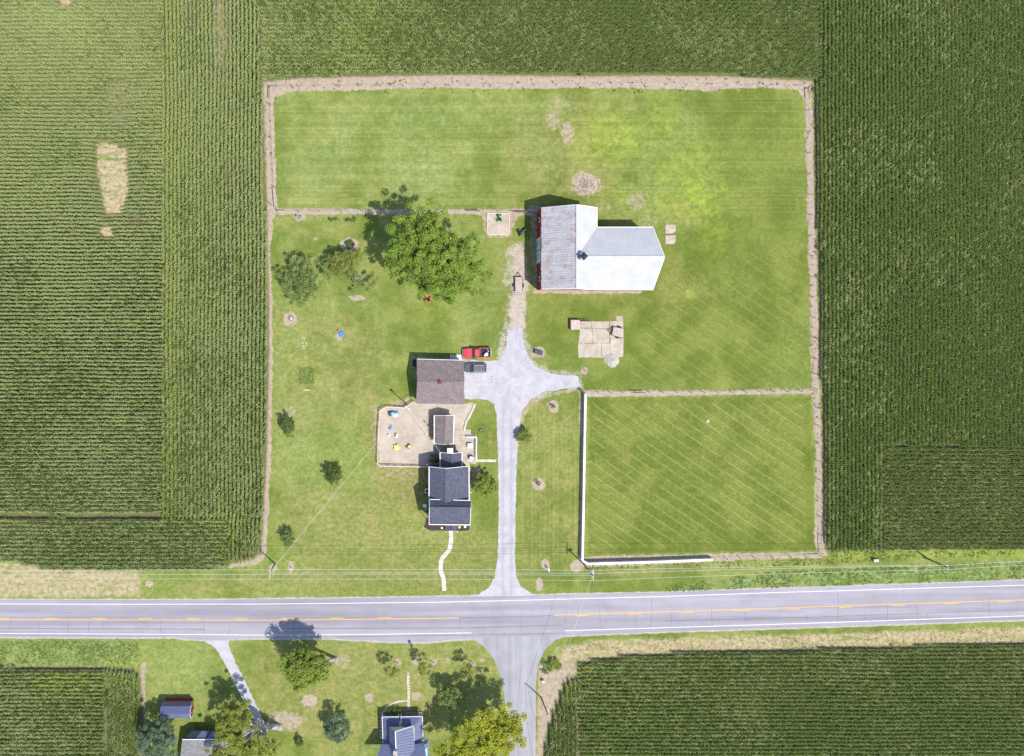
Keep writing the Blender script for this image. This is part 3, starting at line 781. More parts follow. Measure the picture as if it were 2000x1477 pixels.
for k in range(12):
    mi = 0 if k < 5 else (1 if k < 9 else (2 if k < 11 else 3))
    o = bpy.data.objects.new('corn_plant_%02d' % k, corn_plant(k, CM[mi])); cc.objects.link(o)

def corn_points(zones, rowsp=7.7, step=2.4):
    out = []
    for poly, dr in zones:
        xs = [p[0] for p in poly]; ys = [p[1] for p in poly]
        if dr == 'h':
            rows = np.arange(min(ys), max(ys), rowsp); al = np.arange(min(xs), max(xs), step)
            A, B = np.meshgrid(al, rows); A = A + RNG.normal(0, .5, A.shape)
            B = B + (fbm(A, B, 160, 33, 2) - .5) * 5 + RNG.normal(0, .24, A.shape); x, y = A.ravel(), B.ravel()
        else:
            rows = np.arange(min(xs), max(xs), rowsp); al = np.arange(min(ys), max(ys), step)
            A, B = np.meshgrid(rows, al); B = B + RNG.normal(0, .5, A.shape)
            A = A + (fbm(A, B, 160, 35, 2) - .5) * 5 + RNG.normal(0, .24, A.shape); x, y = A.ravel(), B.ravel()
        wb = (vnoise(x, y, 14, 3) - .5) * 3
        k = sdpoly(x, y, poly) + wb < 0
        out.append(np.stack([x[k], y[k], np.full(k.sum(), 0.0 if dr == 'h' else math.pi / 2)], 1))
    p = np.concatenate(out)
    return p[:, 0], p[:, 1], p[:, 2]
NAMES = {'west': 'tall green corn standing west of the farm lot', 'north': 'tall dark green corn along the north edge of the pasture', 'east': 'tall dark green corn filling the ground east of the pasture',
         'southeast': 'dark green corn south of the main road beside the side road', 'southwest': 'yellow-tinged corn south of the road beside the blue-roofed shed'}
for kx, zs in CORN.items():
    x, y, rowa = corn_points(zs)
    dens_ = np.ones(len(x)); hs = np.ones(len(x))
    if kx == 'west':
        for poly, a in BARE:
            d = sdpoly(x, y, poly) + (vnoise(x, y, 7, 8) - .5) * 9
            dens_ *= np.where(d < 0, .12 if a > .9 else .3, 1); hs *= np.where(d < 0, .35, np.clip(.55 + d / 40, .55, 1))
        for (cx_, cy_, rx, ry, a) in SPARSE_HAZE:
            d = np.hypot((x - cx_) / rx, (y - cy_) / ry); e = np.clip(1.25 - d, 0, 1)
            dens_ *= 1 - a * e; hs *= 1 - .35 * a * e
    gap = vnoise(x, y, 9, 41) > .985
    dens_ *= np.where(gap, .35, 1)
    k = RNG.random(len(x)) < dens_
    x, y, hs, rowa = x[k], y[k], hs[k], rowa[k]
    n = len(x)
    big = fbm(x, y, 110, 51, 3); rnd = RNG.random(n)
    pale = {'west': .62, 'north': .25, 'east': .04, 'southeast': .16, 'southwest': .45}[kx]
    yel = np.zeros(n) + .004
    if kx == 'west':
        yel += .30 * np.exp(-((x - 336) / 20) ** 2) * (y < 1000) + .4 * np.exp(-((x - 440) / 22) ** 2 - ((y - 1045) / 45) ** 2) + .8 * np.exp(-((x - 480) / 22) ** 2 - ((y - 1098) / 8) ** 2) + .35 * np.exp(-((y - 1018) / 8) ** 2) * (x > 320)
        pale = np.clip(.86 - (y - 500) / 1500, .5, .97)
    if kx == 'north':
        yel += .25 * np.exp(-((x - 700) / 60) ** 2) ; pale = np.clip(.75 - (x - 500) / 700, .1, .9)
    if kx == 'southwest': yel += .75 * np.exp(-((x - 140) / 70) ** 2 - ((y - 1330) / 24) ** 2) + .6 * np.exp(-((x - 240) / 25) ** 2 - ((y - 1325) / 14) ** 2)
    if kx == 'southeast': yel += .8 * np.exp(-((x - 1145) / 18) ** 2 - ((y - 1300) / 16) ** 2) + .7 * np.exp(-((x - 1105) / 14) ** 2 - ((y - 1338) / 20) ** 2)
    if kx == 'east': yel += .15 * np.exp(-((y - 1070) / 6) ** 2) + .05 * (fbm(x, y, 60, 61) > .6)
    idx = np.where(rnd < np.clip(pale + (big - .5) * .8, .02, .97), RNG.integers(5, 9, n), RNG.integers(0, 5, n))
    idx = np.where(RNG.random(n) < yel, RNG.integers(9, 11, n), idx)
    dryp = np.where(hs < .6, .5, .001); idx = np.where(RNG.random(n) < dryp, 11, idx)
    if kx == 'west':
        for (cx_, cy_, s_) in ((270, 432, 16), (440, 350, 12), (492, 1078, 14), (378, 38, 10)):
            idx = np.where((np.hypot(x - cx_, y - cy_) < s_) & (RNG.random(n) < .35), 11, idx)
    pts = np.stack([(x - 1000) * .1, (738.5 - y) * .1, np.zeros(n)], 1)
    rot = np.stack([RNG.normal(0, .05, n), RNG.normal(0, .05, n), rowa + RNG.normal(0, .22, n) + math.pi * RNG.integers(0, 2, n)], 1)
    sc_ = hs * (.70 + .10 * fbm(x, y, 60, 71, 3)) * RNG.uniform(.94, 1.06, n)
    scatter('corn_field', pts, idx, rot, sc_, cc, NAMES[kx], 'corn')
# ------------------------------------------------------------------ buildings
def shingle_mat(name, a, b_, hi):
    m = newmat(name, .9, .2); t = NT(m)
    n1_ = t.noise(9, 3, .7, stretch=(1, 1, 2)); n2_ = t.noise(1.1, 4, .6); n3_ = t.noise(3.2, 3, .7)
    br = t.nt.nodes.new('ShaderNodeTexBrick'); br.inputs['Scale'].default_value = 1.0
    br.inputs['Brick Width'].default_value = .33; br.inputs['Row Height'].default_value = .14; br.inputs['Mortar Size'].default_value = .012
    br.inputs['Color1'].default_value = (*a, 1); br.inputs['Color2'].default_value = (*b_, 1); br.inputs['Mortar'].default_value = (*(x * .5 for x in a), 1)
    t.nt.links.new(t.tc.outputs['Object'], br.inputs['Vector'])
    c = t.mix(t.ramp(n3_, .45, .75), br.outputs[0], hi)
    c = t.mix(.6, c, t.mix(t.ramp(n2_, .3, .7), (.8, .8, .8), (1.15, 1.15, 1.15)), 'MULTIPLY')
    c = t.mix(.7, c, t.mix(t.ramp(n1_, .3, .7), (.7, .7, .7), (1.25, 1.25, 1.25)), 'MULTIPLY')
    t.out(c); t.bump(n1_, .5, .03); return m
M['navy_shingle'] = shingle_mat('navy_shingles', (.075, .080, .115), (.105, .110, .150), (.135, .14, .18))
M['brown_shingle'] = shingle_mat('brown_shingles', (.185, .150, .148), (.23, .187, .183), (.255, .21, .206))
M['grey_shingle'] = shingle_mat('grey_shingles', (.20, .19, .195), (.25, .24, .25), (.28, .27, .28))
# rusting roof sheets
m = newmat('rusty_roof_sheet', .6, .35); t = NT(m)
oi = t.nt.nodes.new('ShaderNodeObjectInfo'); ge = t.nt.nodes.new('ShaderNodeNewGeometry')
pos = ge.outputs['Position']
rs = t.noise(.55, 6, .75, vec=pos, stretch=(1, 1.6, 1)); rs2 = t.noise(2.4, 5, .8, vec=pos, stretch=(1.6, .9, 1)); fine = t.noise(7, 4, .8, vec=pos)
big = t.noise(.18, 3, .6, vec=pos)
c = t.mix(t.ramp(rs2, .3, .7), (.36, .35, .375), (.55, .54, .57))
c = t.mix(t.math('MULTIPLY', oi.outputs['Random'], .35), c, (.33, .31, .31))
rf = t.math('ADD', t.math('MULTIPLY', t.ramp(rs, .47, .66), .85), t.math('MULTIPLY', t.ramp(rs2, .55, .75), .45), clamp=True)
c = t.mix(t.math('MULTIPLY', rf, t.ramp(fine, .3, .6)), c, t.mix(t.ramp(fine, .3, .7), (.26, .105, .06), (.40, .22, .17)))
t.out(c); M['rust'] = m
m = newmat('white_roof_metal', .45, .35); t = NT(m)
c = t.mix(t.ramp(t.noise(.4, 4, .6, vec=None), .3, .7), (.415, .413, .438), (.475, .473, .495))
drt = t.noise(.9, 4, .75, stretch=(.5, .5, .5)); c = t.mix(t.math('MULTIPLY', t.ramp(drt, .55, .8), .35), c, (.42, .40, .39)); t.out(c)
wv = t.nt.nodes.new('ShaderNodeTexWave'); wv.inputs['Scale'].default_value = 1.1; wv.bands_direction = 'X'; wv.inputs['Distortion'].default_value = 0
t.nt.links.new(t.tc.outputs['Object'], wv.inputs['Vector']); t.bump(wv.outputs['Fac'], .12, .02); M['white_metal'] = m
M['blue_metal'] = mat('slate_blue_roof_metal', (.105, .12, .215), .4, .12, 1.5, spec=.5)
M['blue_pale'] = mat('pale_blue_door_metal', (.42, .47, .52), .5, .06, 2)

def roof_part(root, poly, m, name='roof_slope', th=.14):
    return MB().slab(poly, th).build(name, m, root)
def gable(root, e0, rg, e1, roofm, wallm, th=.14, inset=.3, trim=True, rake=True, roofs=None):
    """e0, rg, e1: eave, ridge, eave as (a, b) points running the same way"""
    roofm = roofm if isinstance(roofm, (list, tuple)) else (roofm, roofm)
    s0 = roof_part(root, [e0[0], e0[1], rg[1], rg[0]], roofm[0], th=th); s1 = roof_part(root, [rg[0], rg[1], e1[1], e1[0]], roofm[1], th=th)
    U = (e0[1] - e0[0]).normalized(); Vv = (e1[0] - e0[0]).normalized(); i = inset; dn = Vector((0, 0, th + .02))
    w = [e0[0] + U * i + Vv * i, e0[1] - U * i + Vv * i, e1[1] - U * i - Vv * i, e1[0] + U * i - Vv * i]
    sl0 = (rg[0].z - e0[0].z) / max(.1, ((rg[0] - e0[0]).xy.length)) * i
    w = [p - dn + Vector((0, 0, sl0)) for p in w]
    ra, rb = rg[0] + U * i - dn, rg[1] - U * i - dn
    g_ = [Vector((p.x, p.y, 0)) for p in w]
    MB().add(w + g_ + [ra, rb], [(0, 4, 5, 1), (1, 5, 6, 9), (1, 9, 6), (2, 6, 7, 3)][:1] + [(2, 6, 7, 3), (1, 5, 6, 2, 9), (3, 7, 4, 0, 8)]).build('wall', wallm, root)
    if trim:
        for a, b in (e0, e1):
            MB().bar(a + Vector((0, 0, -.02)), b + Vector((0, 0, -.02)), .15, .13).build('gutter', M['trim'], root)
    if rake:
        for k in (0, 1):
            d = -U if k == 0 else U
            for q in (e0[k], e1[k]):
                MB().bar(q + d * .03 + Vector((0, 0, .01)), rg[k] + d * .03 + Vector((0, 0, .01)), .08, .14).build('rake_board', M['trim'], root)
    MB().bar(rg[0] + Vector((0, 0, .02)), rg[1] + Vector((0, 0, .02)), .22, .04).build('ridge_cap', roofm[1], root)
    return s0, s1

# barn --------------------------------------------------------------
barn = thing('barn', 'big red barn with white metal roof and one rusting roof slope', 'barn', G(1105, 495))
ez, rz_ = 6.2, 9.8
WN, WS = P(1058, 406, ez), P(1058, 565, ez)
RN, RS = P(1127, 400, rz_), P(1127, 564, rz_)
EN, ES = P(1167, 406, ez), P(1166, 566, ez); EN.x = ES.x
VN = P(1167, 444, ez); VN.x = EN.x
Rm = P(1127, 502, rz_); NEe, SEe, RE = P(1275, 444, ez), P(1275, 566, ez), P(1298, 502, rz_)
ES.y = SEe.y = min(ES.y, SEe.y); RN.y = min(RN.y, WN.y + .3)
wslope = roof_part(barn, [WN + Vector((.05, 0, -.06)), WS + Vector((.05, 0, -.06)), RS + Vector((0, 0, -.06)), RN + Vector((0, 0, -.06))], M['wood'], th=.1)
wslope['label'] = 'rusting grey sheet metal roof slope'
npan = 34; pw = (WN.y - WS.y) / npan; off = barn.location
def panel_mesh():
    b = MB(); y0, y1 = WN.y, WN.y - pw * .97
    n_ = Vector((-(RN.z - WN.z), 0, (RN.x - WN.x))).normalized()
    a0, a1, r0, r1 = (Vector((WN.x - .05, y0, WN.z)), Vector((WN.x - .05, y1, WN.z)), Vector((RN.x, y0, RN.z)), Vector((RN.x, y1, RN.z)))
    b.slab([a0, a1, r1, r0], .03)
    rb = n_ * .035
    b.bar(a0 + rb * .6, r0 + rb * .6, .07, .07)
    return b.mesh('roof_sheet', M['rust'], off)
pm = panel_mesh()
for k in range(npan):
    o = bpy.data.objects.new('roof_sheet', pm); COL.objects.link(o); o.parent = wslope
    o.location = (random.uniform(-.06, .03), -pw * k, random.uniform(0, .012))
roof_part(barn, [RN, Rm, VN, EN], M['white_metal']); roof_part(barn, [Rm, RS, ES], M['white_metal'])
roof_part(barn, [Rm, VN, NEe, RE], M['white_metal']); roof_part(barn, [Rm, RE, SEe, ES], M['white_metal'])
def seams(a0, a1, b0, b1, n_):
    rb = MB()
    for k in range(1, n_):
        p, q = a0.lerp(a1, k / n_), b0.lerp(b1, k / n_); rb.bar(p + Vector((0, 0, .015)), q + Vector((0, 0, .015)), .06, .06)
    return rb
def cut(p, q, z): return p.lerp(q, (z - p.z) / (q.z - p.z))
sm = MB()
def seam_line(p, q): sm.bar(p + Vector((0, 0, .0)), q + Vector((0, 0, .0)), .05, .03)
for k in range(1, 34):                      # east-west wing, seams down both slopes, starting at the valleys
    x_ = Rm.x + (RE.x - Rm.x) * k / 34
    for ev, vy in ((NEe, VN), (SEe, ES)):
        f = min(1.0, max(0.0, (x_ - Rm.x) / (vy.x - Rm.x)))
        xe = min(x_, ev.x); s0 = Vector((x_, Rm.y, rz_)); e0 = Vector((x_ if x_ < ev.x else ev.x + (RE.x - ev.x) * .0, ev.y, ez))
        end = s0.lerp(Vector((x_, ev.y, ez)), f)
        if x_ > ev.x: end = s0.lerp(Vector((x_, ev.y, ez)), max(.02, (RE.x - x_) / (RE.x - ev.x)))
        seam_line(s0, end)
for k in range(1, 36):                      # north-south wing, east slope
    y_ = RN.y + (RS.y - RN.y) * k / 36
    top_ = Vector((RN.x, y_, rz_)); bot = Vector((EN.x, y_, ez))
    if y_ < VN.y:
        vv = VN if y_ > Rm.y else ES
        f = abs((y_ - Rm.y) / (vv.y - Rm.y)); bot = top_.lerp(bot, min(1, f))
    seam_line(top_, bot)
o = sm.build('roof_seams', M['white_metal'], barn); o['kind'] = 'stuff'
for a, b_ in ((RN, RS), (Rm, RE)): MB().bar(a + Vector((0, 0, .05)), b_ + Vector((0, 0, .05)), .35, .06).build('ridge_cap', M['white_metal'], barn)
for a, b_ in ((NEe, RE), (SEe, RE), (RN, EN), (WN, RN), (WS, RS), (RS, ES), (EN, VN), (VN, NEe), (ES, SEe)):
    MB().bar(a + Vector((0, 0, -.05)), b_ + Vector((0, 0, -.05)), .14, .2).build('edge_trim', M['white'], barn)
i = .08
def barn_walls():
    b = MB(); dn = .16
    wx0, wx1 = WN.x + i, EN.x - i; yn, ys = WN.y - i, WS.y + i; bx1 = NEe.x - i; by0, by1 = VN.y - i, SEe.y + i
    zt = ez + .1
    b.add([(wx0, ys, 0), (wx0, yn, 0), (wx0, yn, zt), (wx0, ys, zt)], [(0, 1, 2, 3)])
    for y in (yn, ys): b.add([(wx0, y, 0), (wx1, y, 0), (wx1, y, zt), (RN.x, y, rz_ - dn), (wx0, y, zt)], [(0, 1, 2, 3, 4)])
    b.add([(wx1, by0, 0), (wx1, yn, 0), (wx1, yn, zt), (wx1, by0, zt)], [(0, 1, 2, 3)])
    for y in (by0, by1): b.add([(wx1, y, 0), (bx1, y, 0), (bx1, y, zt), (wx1, y, zt)], [(0, 1, 2, 3)])
    b.add([(bx1, by0, 0), (bx1, by1, 0), (bx1, by1, zt), (bx1, RE.y, rz_ - dn), (bx1, by0, zt)], [(0, 1, 2, 3, 4)])
    return b
barn_walls().build('wall', M['red_wall'], barn)
wx = WN.x + i - .05
def wy(py): return P(1050, py, 3).y
for y0, y1 in ((464, 488.5), (489.5, 514)):
    d = MB().box((wx - .06, (wy(y0) + wy(y1)) / 2, 2.75), (.08, abs(wy(y1) - wy(y0)), 5.3)).build('door', M['blue_pale'], barn)
    for q in (.15, .85):
        MB().box((wx - .12, wy(y0) + (wy(y1) - wy(y0)) * q, 2.75), (.05, .12, 5.2)).build('brace', M['white'], d)
MB().bar((wx - .1, wy(440), 5.5), (wx - .1, wy(538), 5.5), .1, .12).build('door_track', M['steel'], barn)
for py in (430, 545):
    w_ = MB().box((wx - .02, wy(py), 3.3), (.1, .9, 1.3)).build('window', M['white'], barn)
    MB().box((wx - .08, wy(py), 3.3), (.04, .62, 1.0)).build('pane', M['glass'], w_)
cu = MB(); cp = P(1139, 501, 10.4); cp.z = 0
cu.box((cp.x, cp.y, 10.1), (1.15, 1.1, 2.0)); cb = cu.build('cupola', M['blue_pale'], barn)
MB().lathe((cp.x, cp.y, 11.1), [(.82, 0), (.80, .08), (.10, .42), (.04, .6)], 4).build('cupola_roof', M['darksteel'], cb)
for sx, sy in ((-.6, 0), (.6, 0), (0, -.58), (0, .58)):
    MB().box((cp.x + sx, cp.y + sy, 10.5), (.06 if sx else .7, .06 if sy else .7, .8)).build('louvre', M['steel'], cb)

# garage -----------------------------------------------------------------
gar = thing('garage', 'brown shingled garage with a ridge vent beside the gravel drive', 'garage', G(860, 745))
e, r_ = 3.5, 5.3
gable(gar, (P(814, 701, e), P(906, 703.5, e)), (P(814.5, 746, r_), P(907, 745.7, r_)), (P(813, 788.5, e), P(904.5, 790, e)), M['brown_shingle'], M['siding'], rake=False, trim=False)
vp = P(859, 746.5, r_ + .1)
vn = MB().lathe((vp.x, vp.y, r_ - .15), [(.28, 0), (.28, .3), (.42, .32), (.42, .42), (.1, .55)], 10).build('roof_vent', M['brick'], gar)
a_, b_ = P(814, 788.5, e), P(906, 703.5, e)
for k in range(2):
    y = 722 + 44 * k
    d = MB().box((b_.x - .27, P(900, y, 1.5).y, 1.35), (.08, 3.0, 2.5)).build('door', M['white'], gar)
    for q in range(3): MB().box((b_.x - .21, P(900, y, 1.5).y, .55 + .75 * q), (.03, 2.7, .05)).build('door_panel_joint', M['steel'], d)
MB().bar(P(814.3, 701.5, e - .02), P(906, 704, e - .02), .12, .1).build('gutter', M['trim'], gar)
st = thing('outside_stair', 'dark steel stair landing against the garage west wall', 'stairs', G(808, 710))
for k in range(6): MB().box((st.location.x + .1, st.location.y + .6 - .22 * k, .25 + .2 * k), (.85, .25, .05)).build('tread', M['darksteel'], st)
for sx in (-.32, .52): MB().bar(st.location + Vector((sx, .72, .15)), st.location + Vector((sx, -.6, 1.35)), .06, .18).build('stringer', M['darksteel'], st)
MB().bar(st.location + Vector((-.33, .72, 1.1)), st.location + Vector((-.33, -.6, 2.2)), .05, .05).build('handrail', M['steel'], st)
# walk and rail behind the garage
wk = thing('ramp_frame', 'low steel ramp frame behind the garage by the drive', 'ramp', G(888, 698))
for dy in (-.45, .45): MB().bar(wk.location + Vector((-.9, dy, .3)), wk.location + Vector((1.3, dy, .12)), .08, .1).build('rail', M['steel'], wk)
for k in range(7): MB().box(wk.location + Vector((-.8 + .33 * k, 0, .3 - .027 * k)), (.25, .86, .04)).build('slat', M['steel'], wk)

# small wood shed in the yard ------------------------------------------------
shd = thing('wood_shed', 'small brown-roofed wood shed in the play yard', 'shed', G(868, 840))
e, r_ = 2.5, 3.6
gable(shd, (P(848, 866, e), P(848, 812, e)), (P(869, 868, r_), P(870, 812, r_)), (P(885.5, 866.5, e), P(887, 811.5, e)), M['brown_shingle'], M['wood'], rake=True)
lg = thing('log_stack', 'split logs stacked along the wood shed west side', 'firewood', G(844, 840))
for k in range(26):
    c_ = lg.location + Vector((-.05 + .04 * (k % 3), 1.9 - .155 * k, .25 + .22 * (k % 3)))
    MB().tube(c_ + Vector((-.25, 0, 0)), c_ + Vector((.2, 0, 0)), .11, .1, 7).build('log', M['log'], lg)

# farmhouse -------------------------------------------------------------------
hs_ = thing('farmhouse', 'navy-shingled farmhouse with white eaves beside the drive', 'house', G(877, 960))
# rear wing
gable(hs_, (P(859.5, 912, 3.0), P(859.5, 884, 3.0)), (P(882.5, 915, 4.2), P(882.5, 886, 4.2)), (P(902.5, 912, 3.0), P(902.5, 884, 3.0)), M['navy_shingle'], M['brick'], inset=.35)
# middle
gable(hs_, (P(838, 990, 4.9), P(838, 912, 4.9)), (P(870.5, 990, 6.6), P(870, 915.4, 6.6)), (P(916.5, 990, 4.9), P(916, 911, 4.9)), M['navy_shingle'], M['brick'], inset=.35)
# front block, ridge east-west, long front slope
gable(hs_, (P(839.8, 975.7, 6.0), P(920, 978, 6.0)), (P(839, 991, 7.6), P(919.3, 991.8, 7.6)), (P(838.4, 1024.5, 5.2), P(918, 1025.5, 5.2)), M['navy_shingle'], M['siding'], inset=.3)
# porch hood over the front door
gable(hs_, (P(870, 1037, 2.9), P(870, 1020, 2.9)), (P(883, 1037, 3.5), P(883, 1020, 3.5)), (P(893, 1037, 2.9), P(893, 1020, 2.9)), M['navy_shingle'], M['siding'], inset=.25, trim=False, rake=False)
for p_ in ((871, 1036), (892, 1036)): MB().box(P(p_[0], p_[1], 1.4), (.16, .16, 2.8)).build('porch_post', M['white'], hs_)
ch = P(879, 880, 4.6)
MB().box((ch.x, ch.y, 2.5), (.95, .8, 5.0)).build('chimney', M['wood'], hs_)
MB().box((ch.x, ch.y, 5.05), (1.1, .95, .12)).build('chimney_cap', M['steel'], hs_)
for (x_, y_) in ((838.5, 985), (838.5, 1005), (917.5, 985), (917.5, 1006)):
    q = P(x_, y_, 3.2); sx = .33 if x_ < 900 else -.33
    w_ = MB().box((q.x + sx * .9, q.y, 2.2), (.10, 1.0, 1.5)).build('window', M['white'], hs_)
    MB().box((q.x + sx * .9 - sx * .15, q.y, 2.2), (.06, .78, 1.25)).build('pane', M['glass'], w_)
fy = P(880, 1025, 5.2).y + .27
for x_ in (-14.6, -9.6):
    for z_ in (1.6, 4.0):
        w_ = MB().box((x_, fy, z_), (1.0, .12, 1.35)).build('window', M['white'], hs_); MB().box((x_, fy - .06, z_), (.8, .06, 1.15)).build('pane', M['glass'], w_)
MB().tube(P(838.8, 1024, 5.0), P(839.5, 1024, .1), .05).build('downpipe', M['trim'], hs_)
MB().tube(P(917.5, 962, 4.8), P(921.5, 962.5, 4.7), .05).build('vent_pipe', M['trim'], hs_)
ac = thing('air_conditioner', 'round-grilled air conditioner on the lawn west of the farmhouse', 'air conditioner', G(834, 958))
MB().rbox(ac.location + Vector((0, 0, .4)), (.8, .8, .8), .06).build('case', M['trim'], ac)
MB().lathe(ac.location + Vector((0, 0, .8)), [(.3, 0), (.3, .03), (.1, .05)], 12).build('fan_grille', M['darksteel'], ac)

# south house -------------------------------------------------------------------
sh = thing('south_house', 'blue metal-roofed house with wrap-round porch south of the road', 'house', G(790, 1420))
pz, pi_ = 2.5, 3.2
A0, A1 = P(746.5, 1400.5, pz), P(779, 1400, pz); B0, B1 = P(783, 1400, pz), P(825, 1399.6, pz)
I0, I1 = P(760, 1420, pi_), P(808, 1420, pi_); Im, Im2 = P(780, 1420, pi_), P(784, 1420, pi_)
L1, LI = P(748, 1450, pz), P(761, 1456, pi_); Q1, QI = P(827, 1452, pz), P(809, 1456, pi_)
ribs = []
def ribbed(poly, a, b, c, d, n, name='roof_slope', m=None, ribm=None):
    """a roof slab with standing seams between edge a-b and edge d-c"""
    o = roof_part(sh, poly, m or M['blue_metal'], name, th=.1)
    rb = MB()
    for k in range(1, n):
        f = k / n; p, q = a.lerp(b, f), d.lerp(c, f)
        rb.bar(p + Vector((0, 0, .03)), q + Vector((0, 0, .03)), .05, .07)
    r = rb.build('standing_seams', ribm or M['blue_metal'], o); r['kind'] = 'stuff'
    return o
ribbed([A0, A1, Im, I0], A0, A1, Im, I0, 8); ribbed([B0, B1, I1, Im2], B0, B1, I1, Im2, 10)
ribbed([A0, I0, LI, L1], A0, L1, LI, I0, 12); ribbed([B1, Q1, QI, I1], B1, Q1, QI, I1, 12)
MB().bar(A0, A1, .1, .14).build('gutter', M['trim'], sh); MB().bar(B0, B1, .1, .14).build('gutter', M['trim'], sh); MB().bar(A0, L1, .12, .14).build('gutter', M['trim'], sh); MB().bar(B1, Q1, .12, .14).build('gutter', M['trim'], sh)
MB().bar(B0, Im2.lerp(B0, .3), .1, .12).build('rake_board', M['trim'], sh)
MB().bar(I1 + Vector((0, 0, .06)), QI + Vector((0, 0, .06)), .14, .1).build('flashing', M['trim'], sh)
for q in (A0, A1, B0, B1, L1, Q1): MB().tube((q.x, q.y - .12, 0), (q.x, q.y - .12, q.z - .08), .07).build('porch_post', M['white'], sh)
MB().slab([Vector((A0.x + .1, A0.y - .1, .3)), Vector((B1.x - .1, B1.y - .1, .3)), Vector((B1.x - .1, B1.y - 2.2, .3)), Vector((A0.x + .1, A0.y - 2.2, .3))], .25).build('porch_deck', M['wood'], sh)
uz, ur = 4.3, 5.8
u0, u1 = P(759.6, 1418.6, uz), P(763, 1500, uz); r0, r1 = P(772, 1429, ur), P(775, 1500, ur); v0, v1 = P(807.5, 1418, uz), P(812, 1500, uz)
ribbed([u0, r0, r1, u1], r0, r1, u1, u0, 14); ribbed([r0, v0, v1, r1], r0, r1, v1, v0, 14)
MB().bar(r0 + Vector((0, 0, .06)), r1 + Vector((0, 0, .06)), .16, .07).build('ridge_cap', M['trim'], sh)
MB().bar(r0 + Vector((0, .03, .02)), v0 + Vector((0, .03, .02)), .08, .1).build('rake_board', M['trim'], sh)
wl = MB(); y0 = r0.y - .25
wl.add([(u0.x + .2, y0, 0), (v0.x - .2, y0, 0), (v0.x - .2, y0, uz - .15), (r0.x, y0, ur - .15), (u0.x + .2, y0, uz - .15)], [(0, 1, 2, 3, 4)])
wl.add([(u0.x + .2, y0, 0), (u0.x + .2, y0 - 8, 0), (u0.x + .2, y0 - 8, uz - .1), (u0.x + .2, y0, uz - .1)], [(0, 1, 2, 3)])
wl.add([(v0.x - .2, y0, 0), (v0.x - .2, y0 - 8, 0), (v0.x - .2, y0 - 8, uz - .1), (v0.x - .2, y0, uz - .1)], [(0, 1, 2, 3)])
wl.build('wall', M['siding'], sh)
cl0, cl1, cr0, cr1 = P(744, 1454, 3.9), P(768, 1454, 3.9), P(770, 1500, 5.6), P(730, 1500, 5.6)
ribbed([cl0, cl1, cr0, cr1], cl0, cl1, cr0, cr1, 9)
dl0, dl1, dr0, dr1 = P(806, 1454, 3.9), P(828, 1452, 3.9), P(836, 1500, 5.6), P(796, 1500, 5.6)
ribbed([dl0, dl1, dr0, dr1], dl0, dl1, dr0, dr1, 9)
ribbed([P(827, 1450, 2.8), P(838, 1440, 2.4), P(838, 1500, 2.4), P(827, 1500, 2.8)], P(827, 1450, 2.8), P(827, 1500, 2.8), P(838, 1500, 2.4), P(838, 1440, 2.4), 12)
sk = MB().slab([P(829, 1466, 2.85), P(834, 1458, 2.7), P(835, 1476, 2.7), P(830, 1482, 2.85)], .08).build('skylight', M['teal_toy'], sh)
cq = P(772, 1472, 6.6); MB().box((cq.x, cq.y, 4.9), (.7, .7, 3.2)).build('chimney', M['stone'], sh)
MB().box((cq.x, cq.y, 6.53), (.8, .8, .08)).build('chimney_cap', M['concrete'], sh)

# blue roofed shed --------------------------------------------------------------
bs = thing('garden_shed', 'red shed with blue gambrel metal roof near the corn', 'shed', G(340, 1375))
prof = [(1366.5, 1.9), (1372.5, 3.1), (1390, 3.8), (1403, 3.1), (1406, 1.9)]
xl, xr = 312, 371
lv = [(P(xl, y, z), P(xr, y, z)) for y, z in prof]
yb = [q[0].y for q in lv]
ymid = (yb[0] + yb[4]) / 2; ys_ = [ymid + 1.55, ymid + 1.15, ymid, ymid - 1.15, ymid - 1.55]
x0_, x1_ = lv[2][0].x, lv[2][1].x
pts_ = [(Vector((x0_, y, z)), Vector((x1_, y, z))) for y, (_, z) in zip(ys_, prof)]
for k in range(4):
    o = roof_part(bs, [pts_[k][0], pts_[k][1], pts_[k + 1][1], pts_[k + 1][0]], M['blue_metal'], th=.06)
    rb = MB()
    for j in range(1, 12): rb.bar(pts_[k][0].lerp(pts_[k][1], j / 12) + Vector((0, 0, .02)), pts_[k + 1][0].lerp(pts_[k + 1][1], j / 12) + Vector((0, 0, .02)), .05, .05)
    rb.build('standing_seams', M['blue_metal'], o)['kind'] = 'stuff'
w_ = MB()
for xx in (x0_ + .2, x1_ - .2): w_.add([(xx, ys_[0] - .15, 0), (xx, ys_[4] + .15, 0), (xx, ys_[4] + .15, 1.85), (xx, ys_[3], 3.0), (xx, ys_[2], 3.7), (xx, ys_[1], 3.0), (xx, ys_[0] - .15, 1.85)], [tuple(range(7))])
for yy in (ys_[0] - .15, ys_[4] + .15): w_.add([(x0_ + .2, yy, 0), (x1_ - .2, yy, 0), (x1_ - .2, yy, 1.85), (x0_ + .2, yy, 1.85)], [(0, 1, 2, 3)])
w_.build('wall', M['red_wall'], bs)
d = MB().box((x1_ - .15, ymid, 1.0), (.06, 1.3, 1.9)).build('door', M['red_wall'], bs)
for q in (-.65, .65): MB().box((x1_ - .11, ymid + q, 1.0), (.05, .08, 1.9)).build('door_trim', M['white'], d)
for j, (a, b_) in enumerate(zip(pts_, pts_[1:])): MB().bar(a[1] + Vector((.02, 0, -.02)), b_[1] + Vector((.02, 0, -.02)), .06, .1).build('rake_board', M['trim'], bs)

